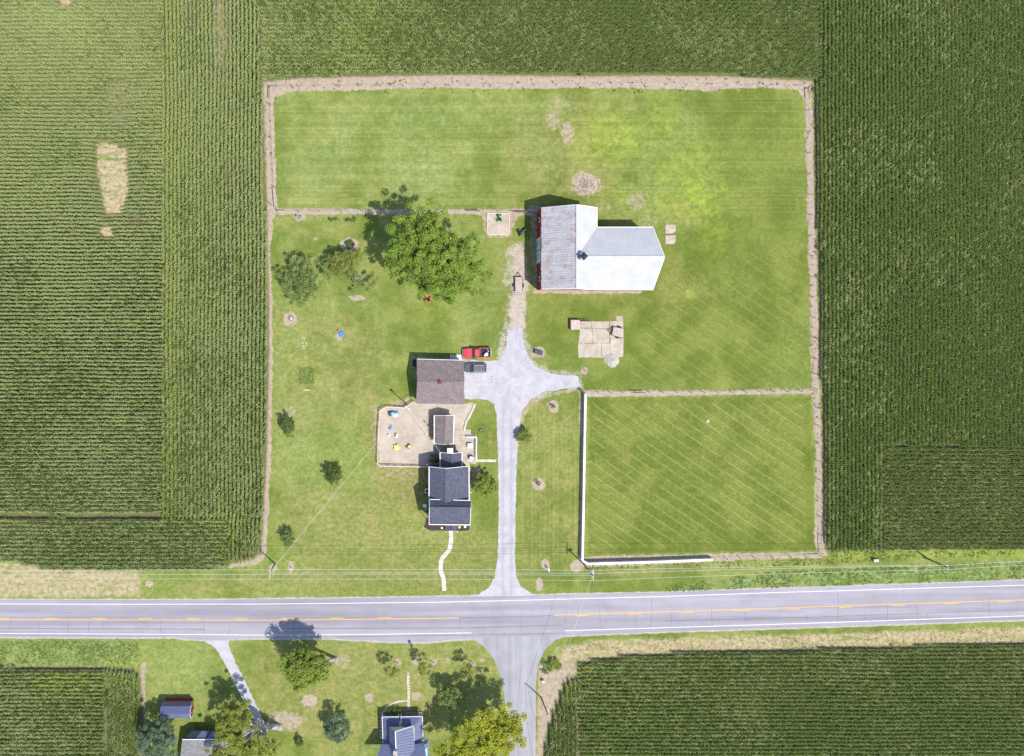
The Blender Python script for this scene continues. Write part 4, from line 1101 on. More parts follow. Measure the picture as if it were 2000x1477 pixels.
# outbuilding under the tall tree ------------------------------------------------
ob = thing('outbuilding', 'low grey-roofed outbuilding with dark panelled lean-to under the tall tree', 'outbuilding', G(400, 1430))
roof_part(ob, [P(356, 1444.5, 3.2), P(440, 1444, 3.2), P(440, 1520, 3.6), P(347, 1520, 3.6)], M['grey_shingle'], th=.18)
MB().bar(P(356, 1444.5, 3.25), P(440, 1444, 3.25), .12, .12).build('gutter', M['trim'], ob)
p0_, p1_, p2_, p3_ = P(358, 1443.6, 3.0), P(466, 1443, 3.0), P(470, 1428, 2.2), P(374, 1427, 2.2)
ln = roof_part(ob, [p0_, p1_, p2_, p3_], M['darksteel'], 'lean_to_roof', th=.08)
for k in range(5):
    f0, f1 = k / 5 + .012, (k + 1) / 5 - .012
    pl_ = [p0_.lerp(p1_, f0), p0_.lerp(p1_, f1), p3_.lerp(p2_, f1), p3_.lerp(p2_, f0)]
    cc_ = sum(pl_, Vector()) / 4
    pl_ = [q.lerp(cc_, .05) + Vector((0, 0, .05)) for q in pl_]
    MB().slab(pl_, .04).build('glazed_panel', M['glass'] if k == 0 else M['blue_metal'], ln)
wv_ = MB(); a, b_ = P(360, 1446, 3), P(438, 1446, 3)
wv_.box(((a.x + b_.x) / 2, a.y - 3.3, 1.5), (b_.x - a.x, 6.2, 3.0)); wv_.build('wall', M['siding'], ob)
for k in range(4):
    q = p3_.lerp(p2_, k / 3); MB().tube((q.x, q.y - .05, 0), (q.x, q.y - .05, q.z - .08), .05).build('post', M['wood'], ob)

# ------------------------------------------------------------------ paths, slabs, stones
def ribbon(line, w):
    L, Rr = [], []
    for k, p in enumerate(line):
        a, b_ = line[max(k - 1, 0)], line[min(k + 1, len(line) - 1)]
        dx, dy = b_[0] - a[0], b_[1] - a[1]; l_ = math.hypot(dx, dy); L.append((p[0] - dy / l_ * w / 2, p[1] + dx / l_ * w / 2)); Rr.append((p[0] + dy / l_ * w / 2, p[1] - dx / l_ * w / 2))
    return L, Rr
def smooth(line, n=6):
    out = []
    for k in range(len(line) - 1):
        p0, p1, p2, p3 = line[max(k - 1, 0)], line[k], line[k + 1], line[min(k + 2, len(line) - 1)]
        for j in range(n):
            t_ = j / n
            out.append(tuple(.5 * (2 * p1[d] + (p2[d] - p0[d]) * t_ + (2 * p0[d] - 5 * p1[d] + 4 * p2[d] - p3[d]) * t_ ** 2 + (3 * p1[d] - p0[d] - 3 * p2[d] + p3[d]) * t_ ** 3) for d in (0, 1)))
    return out + [line[-1]]
def slab_path(name, line, w, label, m, per, z=.05, gap=.25):
    root = thing(name, None, None, G(*line[0])); root['kind'] = 'structure'; root['label'] = label
    sm = smooth(line, 8); L, Rr = ribbon(sm, w)
    k = 0
    while k < len(sm) - 1:
        e_ = min(k + per, len(sm) - 1)
        poly = L[k:e_ + 1] + Rr[k:e_ + 1][::-1]
        cx_ = sum(p[0] for p in poly) / len(poly); cy_ = sum(p[1] for p in poly) / len(poly)
        poly = [(cx_ + (x - cx_) * .97, cy_ + (y - cy_) * .97) for x, y in poly]
        MB().slab([G(x, y, z + random.uniform(-.006, .006)) for x, y in poly], .08).build('paving_slab', m, root)
        k = e_
    return root
slab_path('front_path', [(880, 1036), (881, 1048), (880, 1062), (877, 1074), (870, 1083), (863, 1092), (861, 1104), (861, 1115), (866, 1130), (867, 1144), (868, 1154)], 8.5, 'curving pale concrete path from the front door towards the road', M['stone'], 8)
slab_path('side_path', [(914, 900), (925, 900), (937, 900), (950, 900), (969, 900)], 5.2, 'short straight path from the patio to the drive', M['stone'], 8)
# stepping stones in the south garden
sp = thing('stone_path', None, None, G(795, 1350)); tag(sp, 'pale stepping-stone path to the blue-roofed house', kind='structure')
line = smooth([(797, 1316), (797, 1330), (798, 1350), (798, 1368), (798, 1384)], 4)
for k in range(0, len(line), 1):
    x, y = line[k]
    poly = [(x + dx * random.uniform(2.0, 2.8), y + dy * random.uniform(1.6, 2.1)) for dx, dy in ((-1, -1), (1, -1), (1.1, 1), (-1, 1))]
    MB().slab([G(a, b_, .05) for a, b_ in poly], .06).build('paving_slab', M['stone'], sp)
line = smooth([(792, 1369), (780, 1370), (768, 1374), (757, 1380), (749, 1390), (745, 1402), (744, 1420), (744, 1440)], 3)
for k, (x, y) in enumerate(line):
    a = random.uniform(-.3, .3); r_ = 3.0
    poly = [(x + math.cos(a + q) * r_ * random.uniform(.8, 1.1), y + math.sin(a + q) * r_ * random.uniform(.7, .95)) for q in (.7, 2.3, 3.9, 5.5)]
    MB().slab([G(u, v, .05) for u, v in poly], .06).build('paving_slab', M['stone'], sp)
# retaining stones by the yard
rs_ = thing('stone_edging', 'row of pale boulders edging the yard beside the lawn', 'stone edging', G(915, 810))
line = smooth([(927, 790), (922, 803), (915, 815), (909, 827), (907, 840)], 5)
for x, y in line:
    b = MB(); b.lathe(G(x + random.uniform(-1, 1), y, 0), [(.22, 0), (.27, .1), (.2, .22), (.05, .27)], 6); b.build('boulder', M['stone'], rs_)
# patio slabs
ps = thing('patio', None, None, G(905, 870)); tag(ps, 'pale concrete patio slabs behind the house', kind='structure')
for j in range(6):
    for k_ in range(4):
        x0, y0 = 888 + k_ * 10.6, 839 + j * 11.2
        if k_ == 3 and j == 0: continue
        MB().slab([G(x0 + .15, y0 + .15, .05), G(x0 + 10.4, y0 + .15, .05), G(x0 + 10.4, y0 + 11, .05), G(x0 + .15, y0 + 11, .05)], .08).build('paving_slab', M['concrete'], ps)
# concrete pad, with broken slabs
cpd = thing('concrete_pad', None, None, G(1170, 665)); tag(cpd, 'old cracked concrete pad east of the drive', kind='structure')
for poly in ([(1133, 642), (1156, 642), (1157, 670), (1129.5, 671)], [(1157, 642), (1190, 643), (1190, 670), (1157.6, 670)], [(1129, 671.6), (1174, 670.6), (1175, 699), (1150, 698), (1129.5, 699)], [(1174.8, 670.6), (1191, 671), (1192, 688), (1178, 699), (1175.8, 699)],
             [(1191, 628), (1217, 627), (1218, 660), (1191, 661)], [(1191.6, 661.6), (1218, 660.6), (1217, 697), (1205, 698), (1192.6, 688)], [(1156, 628), (1190.4, 628), (1190.4, 642), (1156, 641.3)], [(1204, 618), (1216, 617), (1217, 626.6), (1204, 627)], [(1139, 629), (1155.4, 628), (1155.4, 641.3), (1139, 641.4)]):
    MB().slab([G(x, y, .06 + random.uniform(-.008, .01)) for x, y in dens(poly, 4, .55, int(poly[0][0]))], .1).build('concrete_slab', M['concrete'], cpd)
for k_, (y0, y1, lb) in enumerate(((439, 456, 'upper'), (460, 477, 'lower'))):
    o = thing('sand_pad', None, None, G(1309, (y0 + y1) / 2)); tag(o, 'small sandy square pad on the grass east of the barn', kind='structure')
    MB().slab([G(x, y, .05) for x, y in dens([(1300, y0), (1320, y0), (1319, y1 - 4), (1314, y1), (1299, y1)], 3, .5, k_)], .06).build('pad', M['yard'], o)
sbx = thing('sand_pad', None, None, G(973, 438)); tag(sbx, 'square sandy pad by the pasture fence', kind='structure')
MB().slab([G(x, y, .12) for x, y in ((952, 417), (995, 417.5), (994, 459), (952, 458))], .12).build('pad', M['yard'], sbx)
for a, b_ in (((952, 417), (995, 417.5)), ((995, 417.5), (994, 459)), ((994, 459), (952, 458)), ((952, 458), (952, 417))): MB().bar(G(*a, .14), G(*b_, .14), .14, .16).build('timber_edge', M['cream_wood'], sbx)

# ------------------------------------------------------------------ fences
def fence(name, label, line, spacing, ph, pr, m, wires=(.35, .75, 1.1), skip=(), lean=.05, wr=.012, cat='fence'):
    root = thing(name, label, cat, G(*line[0]))
    tot = []; d = 0
    for a, b_ in zip(line, line[1:]):
        L_ = math.hypot(b_[0] - a[0], b_[1] - a[1]); n_ = max(1, round(L_ / spacing))
        for k in range(n_):
            tot.append((a[0] + (b_[0] - a[0]) * k / n_, a[1] + (b_[1] - a[1]) * k / n_))
    tot.append(line[-1])
    pmesh = MB().tube((0, 0, 0), (0, 0, ph), pr, pr * .9, 7).mesh('post', m)
    for x, y in tot:
        o = bpy.data.objects.new('post', pmesh); COL.objects.link(o); o.parent = root
        o.location = G(x, y) - root.location; o.rotation_euler = (random.uniform(-lean, lean), random.uniform(-lean, lean), random.uniform(0, 6))
    for z in wires:
        b = MB()
        for a, c_ in zip(tot, tot[1:]): b.tube(G(*a, z), G(*c_, z), wr, wr, 3, cap=False)
        b.build('wire', M['steel'], root)
    return root
def brace(root, a, b_, z=1.15, m=None, r=.07):
    MB().bar(G(*a, z), G(*b_, z), r * 2, r * 2).build('brace_rail', m or M['wood'], root)
f1 = fence('wire_fence', 'post and wire fence along the north side of the pasture', [(527, 171), (700, 168.5), (1000, 167), (1300, 166), (1575, 171)], 41, 1.35, .06, M['post'])
brace(f1, (527, 171), (547, 170.6)); brace(f1, (1552, 170.3), (1575, 171), m=M['concrete'], r=.05); brace(f1, (1388, 168), (1408, 169), m=M['steel'])
f2 = fence('wire_fence', 'post and wire fence along the west side of the pasture', [(527, 174), (530, 270), (535, 365), (540, 410)], 34, 1.35, .06, M['post'])
brace(f2, (527, 174), (527.5, 194)); brace(f2, (535.5, 368), (539, 408), m=M['concrete'])
f3 = fence('wire_fence', 'post and wire fence dividing the pasture from the garden trees', [(542, 414), (750, 413), (912, 413), (935, 413), (1046, 415)], 40, 1.35, .06, M['post'])
brace(f3, (542, 414), (558, 414.5), m=M['concrete']); brace(f3, (912, 413), (936, 413), m=M['post']); brace(f3, (1000, 415), (1046, 416.5), m=M['post'])
f4 = fence('wire_fence', 'post and wire fence along the east side beside the corn', [(1575, 174), (1578, 300), (1583, 500), (1590, 700), (1592, 760), (1596, 900), (1602, 1080)], 40, 1.35, .06, M['post'])
brace(f4, (1575, 174), (1576, 195)); brace(f4, (1600.5, 1045), (1602.5, 1080), m=M['concrete'], r=.05)
f5 = fence('wire_fence', 'post and wire fence between the two eastern pastures', [(1141, 766), (1240, 766), (1400, 766), (1590, 764)], 27.5, 1.4, .065, M['post'])
brace(f5, (1230, 766), (1258, 766), m=M['post'])
f6 = fence('wire_fence', 'post and wire fence along the roadside east of the white fence', [(1390, 1091), (1470, 1087), (1540, 1086), (1602, 1085)], 30, 1.35, .06, M['post'])
brace(f6, (1575, 1086), (1602, 1085), m=M['concrete'], r=.05); brace(f6, (1366, 1090), (1392, 1091), m=M['post'])
def board_fence(name, label, line, spacing, h=1.35):
    root = thing(name, label, 'fence', G(*line[0]))
    tot = []
    for a, b_ in zip(line, line[1:]):
        L_ = math.hypot(b_[0] - a[0], b_[1] - a[1]); n_ = max(1, round(L_ / spacing))
        tot += [(a[0] + (b_[0] - a[0]) * k / n_, a[1] + (b_[1] - a[1]) * k / n_) for k in range(n_)]
    tot.append(line[-1])
    pmesh = MB().rbox((0, 0, h / 2 + .05), (.14, .14, h + .1), .03).mesh('post', M['white_rail'])
    for x, y in tot:
        o = bpy.data.objects.new('post', pmesh); COL.objects.link(o); o.parent = root; o.location = G(x, y) - root.location
    for a, b_ in zip(tot, tot[1:]):
        for z in (.25, .58, .91, 1.24):
            MB().bar(G(*a, z), G(*b_, z), .05, .27).build('board', M['white_rail'], root)
        MB().bar(G(*a, h + .03), G(*b_, h + .03), .36, .05).build('cap_rail', M['white_rail'], root)
    return root
board_fence('white_fence', 'white board fence along the west side of the slant-mown pasture', [(1141, 769), (1139.5, 850), (1137, 1000), (1135, 1091)], 22)
board_fence('white_fence', 'white board fence along the roadside of the slant-mown pasture', [(1135, 1092), (1146, 1098), (1260, 1095), (1388, 1090)], 22)
# yard fence, pale timber with pickets
yf = thing('yard_fence', 'low pale timber fence round the play yard', 'fence', G(741, 909))
yl = [(808, 784), (790, 796), (755, 794), (742, 801), (739, 850), (738, 903), (742, 909), (836, 911)]
tot = []
for a, b_ in zip(yl, yl[1:]):
    n_ = max(1, round(math.hypot(b_[0] - a[0], b_[1] - a[1]) / 17)); tot += [(a[0] + (b_[0] - a[0]) * k / n_, a[1] + (b_[1] - a[1]) * k / n_) for k in range(n_)]
tot.append(yl[-1])
pmesh = MB().rbox((0, 0, .55), (.1, .1, 1.1), .02).mesh('post', M['cream_wood']); kmesh = MB().box((0, 0, .52), (.06, .03, .95)).mesh('picket', M['cream_wood'])
for x, y in tot:
    o = bpy.data.objects.new('post', pmesh); COL.objects.link(o); o.parent = yf; o.location = G(x, y) - yf.location
for a, b_ in zip(tot, tot[1:]):
    for z, w_ in ((1.08, .13), (.2, .06)): MB().bar(G(*a, z), G(*b_, z), w_, .06).build('rail', M['cream_wood'], yf)
    L_ = math.hypot(b_[0] - a[0], b_[1] - a[1]); n_ = int(L_ / 2.6)
    for k in range(1, n_):
        o = bpy.data.objects.new('picket', kmesh); COL.objects.link(o); o.parent = yf
        o.location = G(a[0] + (b_[0] - a[0]) * k / n_, a[1] + (b_[1] - a[1]) * k / n_) - yf.location; o.rotation_euler = (0, 0, math.atan2(-(b_[1] - a[1]), b_[0] - a[0]))
dr = thing('patio_railing', 'white railing round the patio corner by the lawn', 'railing', G(930, 853))
for a, b_ in (((911, 853), (930, 853)), ((930, 853), (929.5, 896)), ((836, 908), (832, 905)),):
    for z in (.95, .25): MB().bar(G(*a, z), G(*b_, z), .17 if z > .5 else .06, .08).build('rail', M['white_rail'], dr)
    n_ = max(2, int(math.hypot(b_[0] - a[0], b_[1] - a[1]) / 3))
    for k in range(n_ + 1):
        MB().box(G(a[0] + (b_[0] - a[0]) * k / n_, a[1] + (b_[1] - a[1]) * k / n_, .48), (.05, .05, .92)).build('baluster', M['white_rail'], dr)

# ------------------------------------------------------------------ poles and wires
M['wire_arm'] = mat('bleached_crossarm', (.55, .53, .50), .8)
def pole(label, x, y, h, arm=None, extras=0, r=.16, arm_dir='y', name='utility_pole', lean=(0, 0)):
    root = thing(name, label, 'pole', G(x, y)); b = root.location; tp = b + Vector((lean[0], lean[1], h))
    MB().tube(b, tp, r, r * .62, 10).build('shaft', M['pole'], root)
    if arm:
        d = Vector((0, 1, 0)) if arm_dir == 'y' else Vector((1, 0, 0))
        ca = MB().bar(tp - d * arm / 2 + Vector((.12, 0, -.35)), tp + d * arm / 2 + Vector((.12, 0, -.35)), .12, .14).build('crossarm', M['wire_arm'], root)
        for q in (-.46, .0, .46):
            c_ = tp + d * arm * q + Vector((.12, 0, -.28)); MB().lathe(c_, [(.05, 0), (.06, .12), (.03, .2)], 8).build('insulator', M['white'], ca)
    for k in range(extras):
        c_ = tp + Vector((.3 * math.cos(k * 2.2), .34 * math.sin(k * 2.2 + .6), -2.2))
        MB().lathe(c_, [(.2, 0), (.21, .05), (.21, .7), (.1, .8), (.04, .95)], 12).build('transformer', M['trim'], root)
    return root, tp
pa, ta = pole('utility pole with pale crossarm at the west corner by the corn', 537, 1101, 8.0, 1.9)
pb, tb = pole('utility pole with transformer cans beside the white fence corner', 1139, 1100, 9.0, 2.2, 2)
pc, tc_ = pole('utility pole standing alone on the east verge', 1806, 1089, 7.5, 0.9)
pd, td = pole('utility pole leaning beside the side road', 1057, 1362, 8.0, None, 0, .15)
pe, te = pole('slim meter pole with lamp at the yard fence', 793, 788.5, 8.0, None, 0, .11)
MB().box(te + Vector((0, 0, -.2)), (.35, .35, .4)).build('lamp', M['trim'], pe)
MB().tube(te + Vector((0, 0, -.1)), te + Vector((.5, -.35, .05)), .04).build('lamp_arm', M['steel'], pe)
MB().lathe(te + Vector((.5, -.35, -.08)), [(.14, 0), (.18, .1), (.05, .2)], 10).build('lamp_shade', M['white'], pe)
M['wire'] = mat('bare_aluminium_wire', (.62, .62, .60), .6)
def span(name, label, pairs, sag, r=.024):
    root = thing(name, label, 'power line', Vector((pairs[0][0].x, pairs[0][0].y, 0)))
    for a, b_ in pairs:
        n_ = 14; pts = [a.lerp(b_, k / n_) - Vector((0, 0, sag * 4 * (k / n_) * (1 - k / n_))) for k in range(n_ + 1)]
        MB().path(pts, r, 4).build('wire', M['wire'], root)
Z = lambda y, z=-.1: Vector((.12, y, z))
WN_ = 'power line'
span('power_line', 'three power wires over the front lawn west of the drive', [(ta + Z(q), tb + Z(q * 1.1)) for q in (-.87, 0, .87)] + [(ta + Z(0, -1.2), tb + Z(0, -1.4))], .5)
span('power_line', 'power wires along the verge east of the white fence corner', [(tb + Z(q * 1.1), tc_ + Z(q * .45)) for q in (-.87, .87)] + [(tb + Z(0, -1.4), tc_ + Z(0, -1.2))], .7)
span('power_line', 'power wires running off past the eastern corn edge', [(tc_ + Z(q * .45), Vector((130, tc_.y + 2.2 + q * .4, 7.4))) for q in (-.87, .87)] + [(tc_ + Z(0, -1.2), Vector((130, tc_.y + 2.2, 6.2)))], .7)
span('power_line', 'power wires running off west over the corn edge', [(ta + Z(q), Vector((-130, ta.y + q * .8 - .3, 7.9))) for q in (-.87, 0, .87)], .5)
span('power_line', 'service wire slanting over the west lawn to the meter pole', [(ta + Z(.3, -.6), te + Vector((0, 0, -.5)))], .6, .022)
span('power_line', 'service wire crossing the main road to the side road pole', [(tb + Z(-.3, -1.0), td + Vector((0, 0, -.3)))], .5, .022)
span('power_line', 'thin wire slanting from the meter pole to the house', [(te + Vector((0, 0, -.8)), P(862, 886, 4.0))], .3, .02)
MB().tube(td + Vector((0, 0, -.6)), td + Vector((-1.2, -4.5, -7.95)), .025, .025, 4).build('guy_wire', M['steel'], pd)
# ------------------------------------------------------------------ vehicles (forward is local +x)
def sec(x, wb, wm, wt, zb, zm, zt):
    return [Vector((x, -wb, zb)), Vector((x, -wm, zm)), Vector((x, -wt, zt)), Vector((x, wt, zt)), Vector((x, wm, zm)), Vector((x, wb, zb)), Vector((x, -wb, zb))]
def wheel(root, x, y, r=.38, w=.24):
    b = MB().tube((x, y - w / 2, r), (x, y + w / 2, r), r, r, 16).build('wheel', M['rubber'], root, local=True)
    s = 1 if y > 0 else -1
    MB().tube((x, y + s * w * .42, r), (x, y + s * (w * .5 + .02), r), r * .62, r * .55, 12).build('rim', M['chrome'], b, local=True)
def quad(name, pts, m, root, th=.02):
    b = MB(); p = [Vector(q) for q in pts]; n = (p[1] - p[0]).cross(p[2] - p[0]).normalized() * th
    b.add(p + [q - n for q in p], [(0, 1, 2, 3), (7, 6, 5, 4), (0, 4, 5, 1), (1, 5, 6, 2), (2, 6, 7, 3), (3, 7, 4, 0)])
    return b.build(name, m, root, local=True)
def paint(name, c): 
    m_ = mat(name, c, .3, spec=.5); m_.node_tree.nodes['Principled BSDF'].inputs['Coat Weight'].default_value = .6; return m_
M['car_red'] = paint('red_car_paint', (.52, .035, .045)); M['car_grey'] = paint('dark_grey_car_paint', (.075, .085, .10))
tk = thing('pickup_truck', 'red pickup truck parked on the grass beside the garage', 'pickup truck', G(931, 689), R(181.5))
MB().loft([sec(2.68, .72, .80, .66, .45, .70, .92), sec(2.55, .86, .90, .76, .38, .72, 1.0), sec(2.0, .92, .95, .84, .36, .75, 1.08), sec(1.1, .93, .96, .88, .36, .8, 1.14), sec(.9, .93, .96, .86, .36, .8, 1.16), sec(-.42, .93, .96, .88, .36, .8, 1.14)]).build('body', M['car_red'], tk, local=True, smooth=False)
MB().loft([[Vector((x, y, z)) for x, y, z in ((1.0, -.82, 1.13), (1.0, .82, 1.13), (-.42, .84, 1.13), (-.42, -.84, 1.13), (1.0, -.82, 1.13))], [Vector((x, y, z)) for x, y, z in ((.42, -.66, 1.72), (.42, .66, 1.72), (-.3, .68, 1.72), (-.3, -.68, 1.72), (.42, -.66, 1.72))]]).build('cab', M['car_red'], tk, local=True)
MB().rbox((.06, 0, 1.74), (.80, 1.38, .08), .05).build('cab_roof', M['car_red'], tk, local=True)
quad('windscreen', [(1.0, -.76, 1.17), (1.0, .76, 1.17), (.45, .62, 1.70), (.45, -.62, 1.70)], M['glass'], tk, -.025)
quad('rear_window', [(-.445, -.6, 1.25), (-.33, -.56, 1.66), (-.33, .56, 1.66), (-.445, .6, 1.25)], M['glass'], tk, -.02)
for s in (-1, 1):
    quad('side_window', [(.85, s * .835, 1.2), (-.3, s * .845, 1.2), (-.24, s * .70, 1.66), (.42, s * .69, 1.66)], M['glass'], tk, .02 * s)
    MB().box((-1.55, s * .88, .84), (2.2, .13, .66)).build('bed_side', M['car_red'], tk, local=True)
    MB().box((.55, s * .965, .78), (1.1, .02, .62)).build('door', M['car_red'], tk, local=True)
    MB().rbox((.80, s * 1.06, 1.18), (.16, .2, .16), .03).build('mirror', M['black'], tk, local=True)
    MB().rbox((2.62, s * .62, .78), (.1, .3, .16), .02).build('headlight', M['chrome'], tk, local=True)
    MB().box((-2.66, s * .86, .8), (.04, .14, .4)).build('tail_light', M['red_toy'], tk, local=True)
    for x in (1.75, -1.6): wheel(tk, x, s * .84)
MB().box((-1.55, 0, .60), (2.2, 1.62, .06)).build('bed_floor', M['darksteel'], tk, local=True)
MB().box((-2.62, 0, .86), (.08, 1.62, .56)).build('tailgate', M['car_red'], tk, local=True)
MB().box((-.50, 0, .90), (.06, 1.62, .56)).build('bed_front', M['car_red'], tk, local=True)
MB().rbox((2.74, 0, .52), (.18, 1.7, .22), .04).build('bumper', M['chrome'], tk, local=True)
MB().rbox((-2.74, 0, .5), (.14, 1.7, .18), .03).build('bumper', M['chrome'], tk, local=True)
def inbed(x, y, z): 
    a = R(181.5); return tk.location + Vector((x * math.cos(a) - y * math.sin(a), x * math.sin(a) + y * math.cos(a), z))
for k, (x, y, sx, sy, sz, m_, nm, lb, ct) in enumerate(((-1.7, .38, .75, .65, .4, 'white', 'plastic_tub', 'white tub lying in the red truck bed', 'tub'), (-1.3, -.45, .5, .4, .3, 'black', 'tool_box', 'black tool box in the red truck bed', 'tool box'), (-2.1, -.4, .6, .3, .45, 'teal_toy', 'cooler_box', 'teal cooler box in the red truck bed', 'cooler'))):
    q = thing(nm, lb, ct, inbed(x, y, .64), R(20 + 50 * k))
    MB().rbox((0, 0, sz / 2), (sx, sy, sz), .06).build('body', M[m_], q, local=True); MB().rbox((0, 0, sz + .03), (sx * .94, sy * .94, .06), .02).build('lid', M[m_], q, local=True)
pp = thing('pipe_bundle', 'dark pipes lying slantwise in the red truck bed', 'pipes', inbed(-1.6, 0, .66))
for k in range(4): MB().tube((-.7 + .1 * k, -.55, .42 + .03 * k), (.45 + .1 * k, .55, .5), .045, .045, 6).build('pipe', M['black'], pp, local=True)

sv = thing('minivan', 'dark grey minivan parked on the gravel by the garage', 'minivan', G(928, 718.5), R(180))
MB().loft([sec(2.1, .62, .70, .55, .42, .65, .82), sec(1.98, .80, .84, .70, .34, .66, .92), sec(1.5, .88, .90, .80, .32, .7, 1.02), sec(.95, .89, .91, .84, .32, .75, 1.08), sec(-1.9, .89, .91, .85, .32, .75, 1.1), sec(-2.1, .8, .82, .74, .4, .75, 1.08)]).build('body', M['car_grey'], sv, local=True)
MB().loft([[Vector(p) for p in ((1.1, -.80, 1.07), (1.1, .80, 1.07), (-2.05, .78, 1.07), (-2.05, -.78, 1.07), (1.1, -.80, 1.07))], [Vector(p) for p in ((.42, -.66, 1.66), (.42, .66, 1.66), (-1.72, .64, 1.66), (-1.72, -.64, 1.66), (.42, -.66, 1.66))]]).build('cabin', M['car_grey'], sv, local=True)
MB().rbox((-.65, 0, 1.68), (2.1, 1.3, .07), .05).build('roof', M['car_grey'], sv, local=True)
quad('windscreen', [(1.08, -.74, 1.11), (1.08, .74, 1.11), (.46, .62, 1.645), (.46, -.62, 1.645)], M['glass'], sv, -.025)
quad('rear_window', [(-2.05, -.66, 1.18), (-1.78, -.58, 1.62), (-1.78, .58, 1.62), (-2.05, .66, 1.18)], M['glass'], sv, -.025)
for s in (-1, 1):
    for a, b_ in ((.85, .05), (-.02, -.85), (-.92, -1.75)):
        quad('side_window', [(a, s * .80, 1.15), (b_, s * .795, 1.15), (b_ + (.1 if b_ < -1 else 0), s * .685, 1.58), (a - (.4 if a > .5 else 0), s * .69, 1.58)], M['glass'], sv, .02 * s)
    MB().bar((.3, s * .58, 1.76), (-1.6, s * .58, 1.76), .05, .05).build('roof_rail', M['chrome'], sv, local=True)
    MB().rbox((.95, s * 1.0, 1.12), (.14, .18, .14), .03).build('mirror', M['black'], sv, local=True)
    MB().rbox((2.0, s * .6, .72), (.14, .32, .14), .03).build('headlight', M['chrome'], sv, local=True)
    MB().box((-2.1, s * .7, .9), (.05, .12, .34)).build('tail_light', M['red_toy'], sv, local=True)
    for x in (1.3, -1.35): wheel(sv, x, s * .80, .33, .2)
for x in (-.2, -.75, -1.3): MB().box((x, 0, 1.735), (.03, 1.2, .02)).build('roof_bar', M['black'], sv, local=True)

def trailer(label, x, y, rz, L_, W_, deck, ramp=True):
    q = thing('utility_trailer', label, 'trailer', G(x, y), rz)
    n_ = 7
    for k in range(n_): MB().box((0, -W_ / 2 + W_ / n_ * (k + .5), .62), (L_, W_ / n_ - .02, .05)).build('deck_board', deck, q, local=True)
    for s in (-1, 1):
        MB().box((0, s * (W_ / 2 + .03), .68), (L_ + .06, .06, .16)).build('side_rail', M['darksteel'], q, local=True)
        wheel(q, -.2, s * (W_ / 2 + .2), .3, .2)
        MB().loft([[Vector((-.2 + .4 * math.cos(a), s * (W_ / 2 + .08), .32 + .4 * math.sin(a))), Vector((-.2 + .4 * math.cos(a), s * (W_ / 2 + .34), .32 + .4 * math.sin(a)))] for a in (0.2, .8, 1.57, 2.3, 2.9)], cap=False).build('mudguard', M['darksteel'], q, local=True)
        MB().bar((L_ / 2, s * W_ / 2 * .8, .55), (L_ / 2 + .95, 0, .5), .08, .08).build('drawbar', M['darksteel'], q, local=True)
    MB().box((L_ / 2 + .03, 0, .72), (.06, W_ + .1, .2)).build('headboard', M['darksteel'], q, local=True)
    MB().tube((L_ / 2 + .75, 0, .02), (L_ / 2 + .75, 0, .85), .04, .04, 8).build('jockey_stand', M['steel'], q, local=True)
    if ramp:
        for k in range(5): MB().bar((-L_ / 2 - .05, -W_ / 2 + W_ * k / 4, .58), (-L_ / 2 - 1.0, -W_ / 2 + W_ * k / 4, .06), .05, .05).build('ramp_bar', M['steel'], q, local=True)
        for k in range(4): f = k / 3; MB().bar((-L_ / 2 - .05 - .93 * f, -W_ / 2, .59 - .5 * f), (-L_ / 2 - .05 - .93 * f, W_ / 2, .59 - .5 * f), .05, .05).build('ramp_rung', M['steel'], q, local=True)
    return q
M['deck_pale'] = mat('bleached_boards', (.46, .37, .33), .9, .25, 2.5, bump=.3)
trailer('flat utility trailer with folded-down ramp on the stony track', 1012.5, 556, R(91), 2.8, 1.35, M['deck_pale'])
trailer('small board-decked trailer standing on the concrete pad', 1205, 649, R(168), 2.0, 1.7, M['deck_pale'], False)
# box step wagon beside the pad
bw = thing('livestock_chute', 'timber loading chute with slatted ramp at the concrete pad', 'loading chute', G(1136, 634))
b0 = bw.location
MB().rbox(b0 + Vector((-1.4, -.05, .55)), (1.8, 1.9, 1.1), .05).build('platform', M['deck_pale'], bw)
for k in range(8): MB().box(b0 + Vector((-.35 + .22 * k, -.05, .98 - .115 * k)), (.16, 1.25, .06)).build('ramp_slat', M['deck_pale'], bw)
for s in (-.68, .62): MB().bar(b0 + Vector((-.5, s, 1.0)), b0 + Vector((1.4, s, .1)), .08, .14).build('stringer', M['wood'], bw)
for k in range(4): MB().tube(b0 + Vector((-.5 + .62 * k, .72, 0)), b0 + Vector((-.5 + .62 * k, .72, 1.7 - .25 * k)), .06, .05, 7).build('post', M['post'], bw)
MB().bar(b0 + Vector((-2.3, .97, 1.25)), b0 + Vector((1.4, .80, .95)), .06, .12).build('side_rail', M['post'], bw)

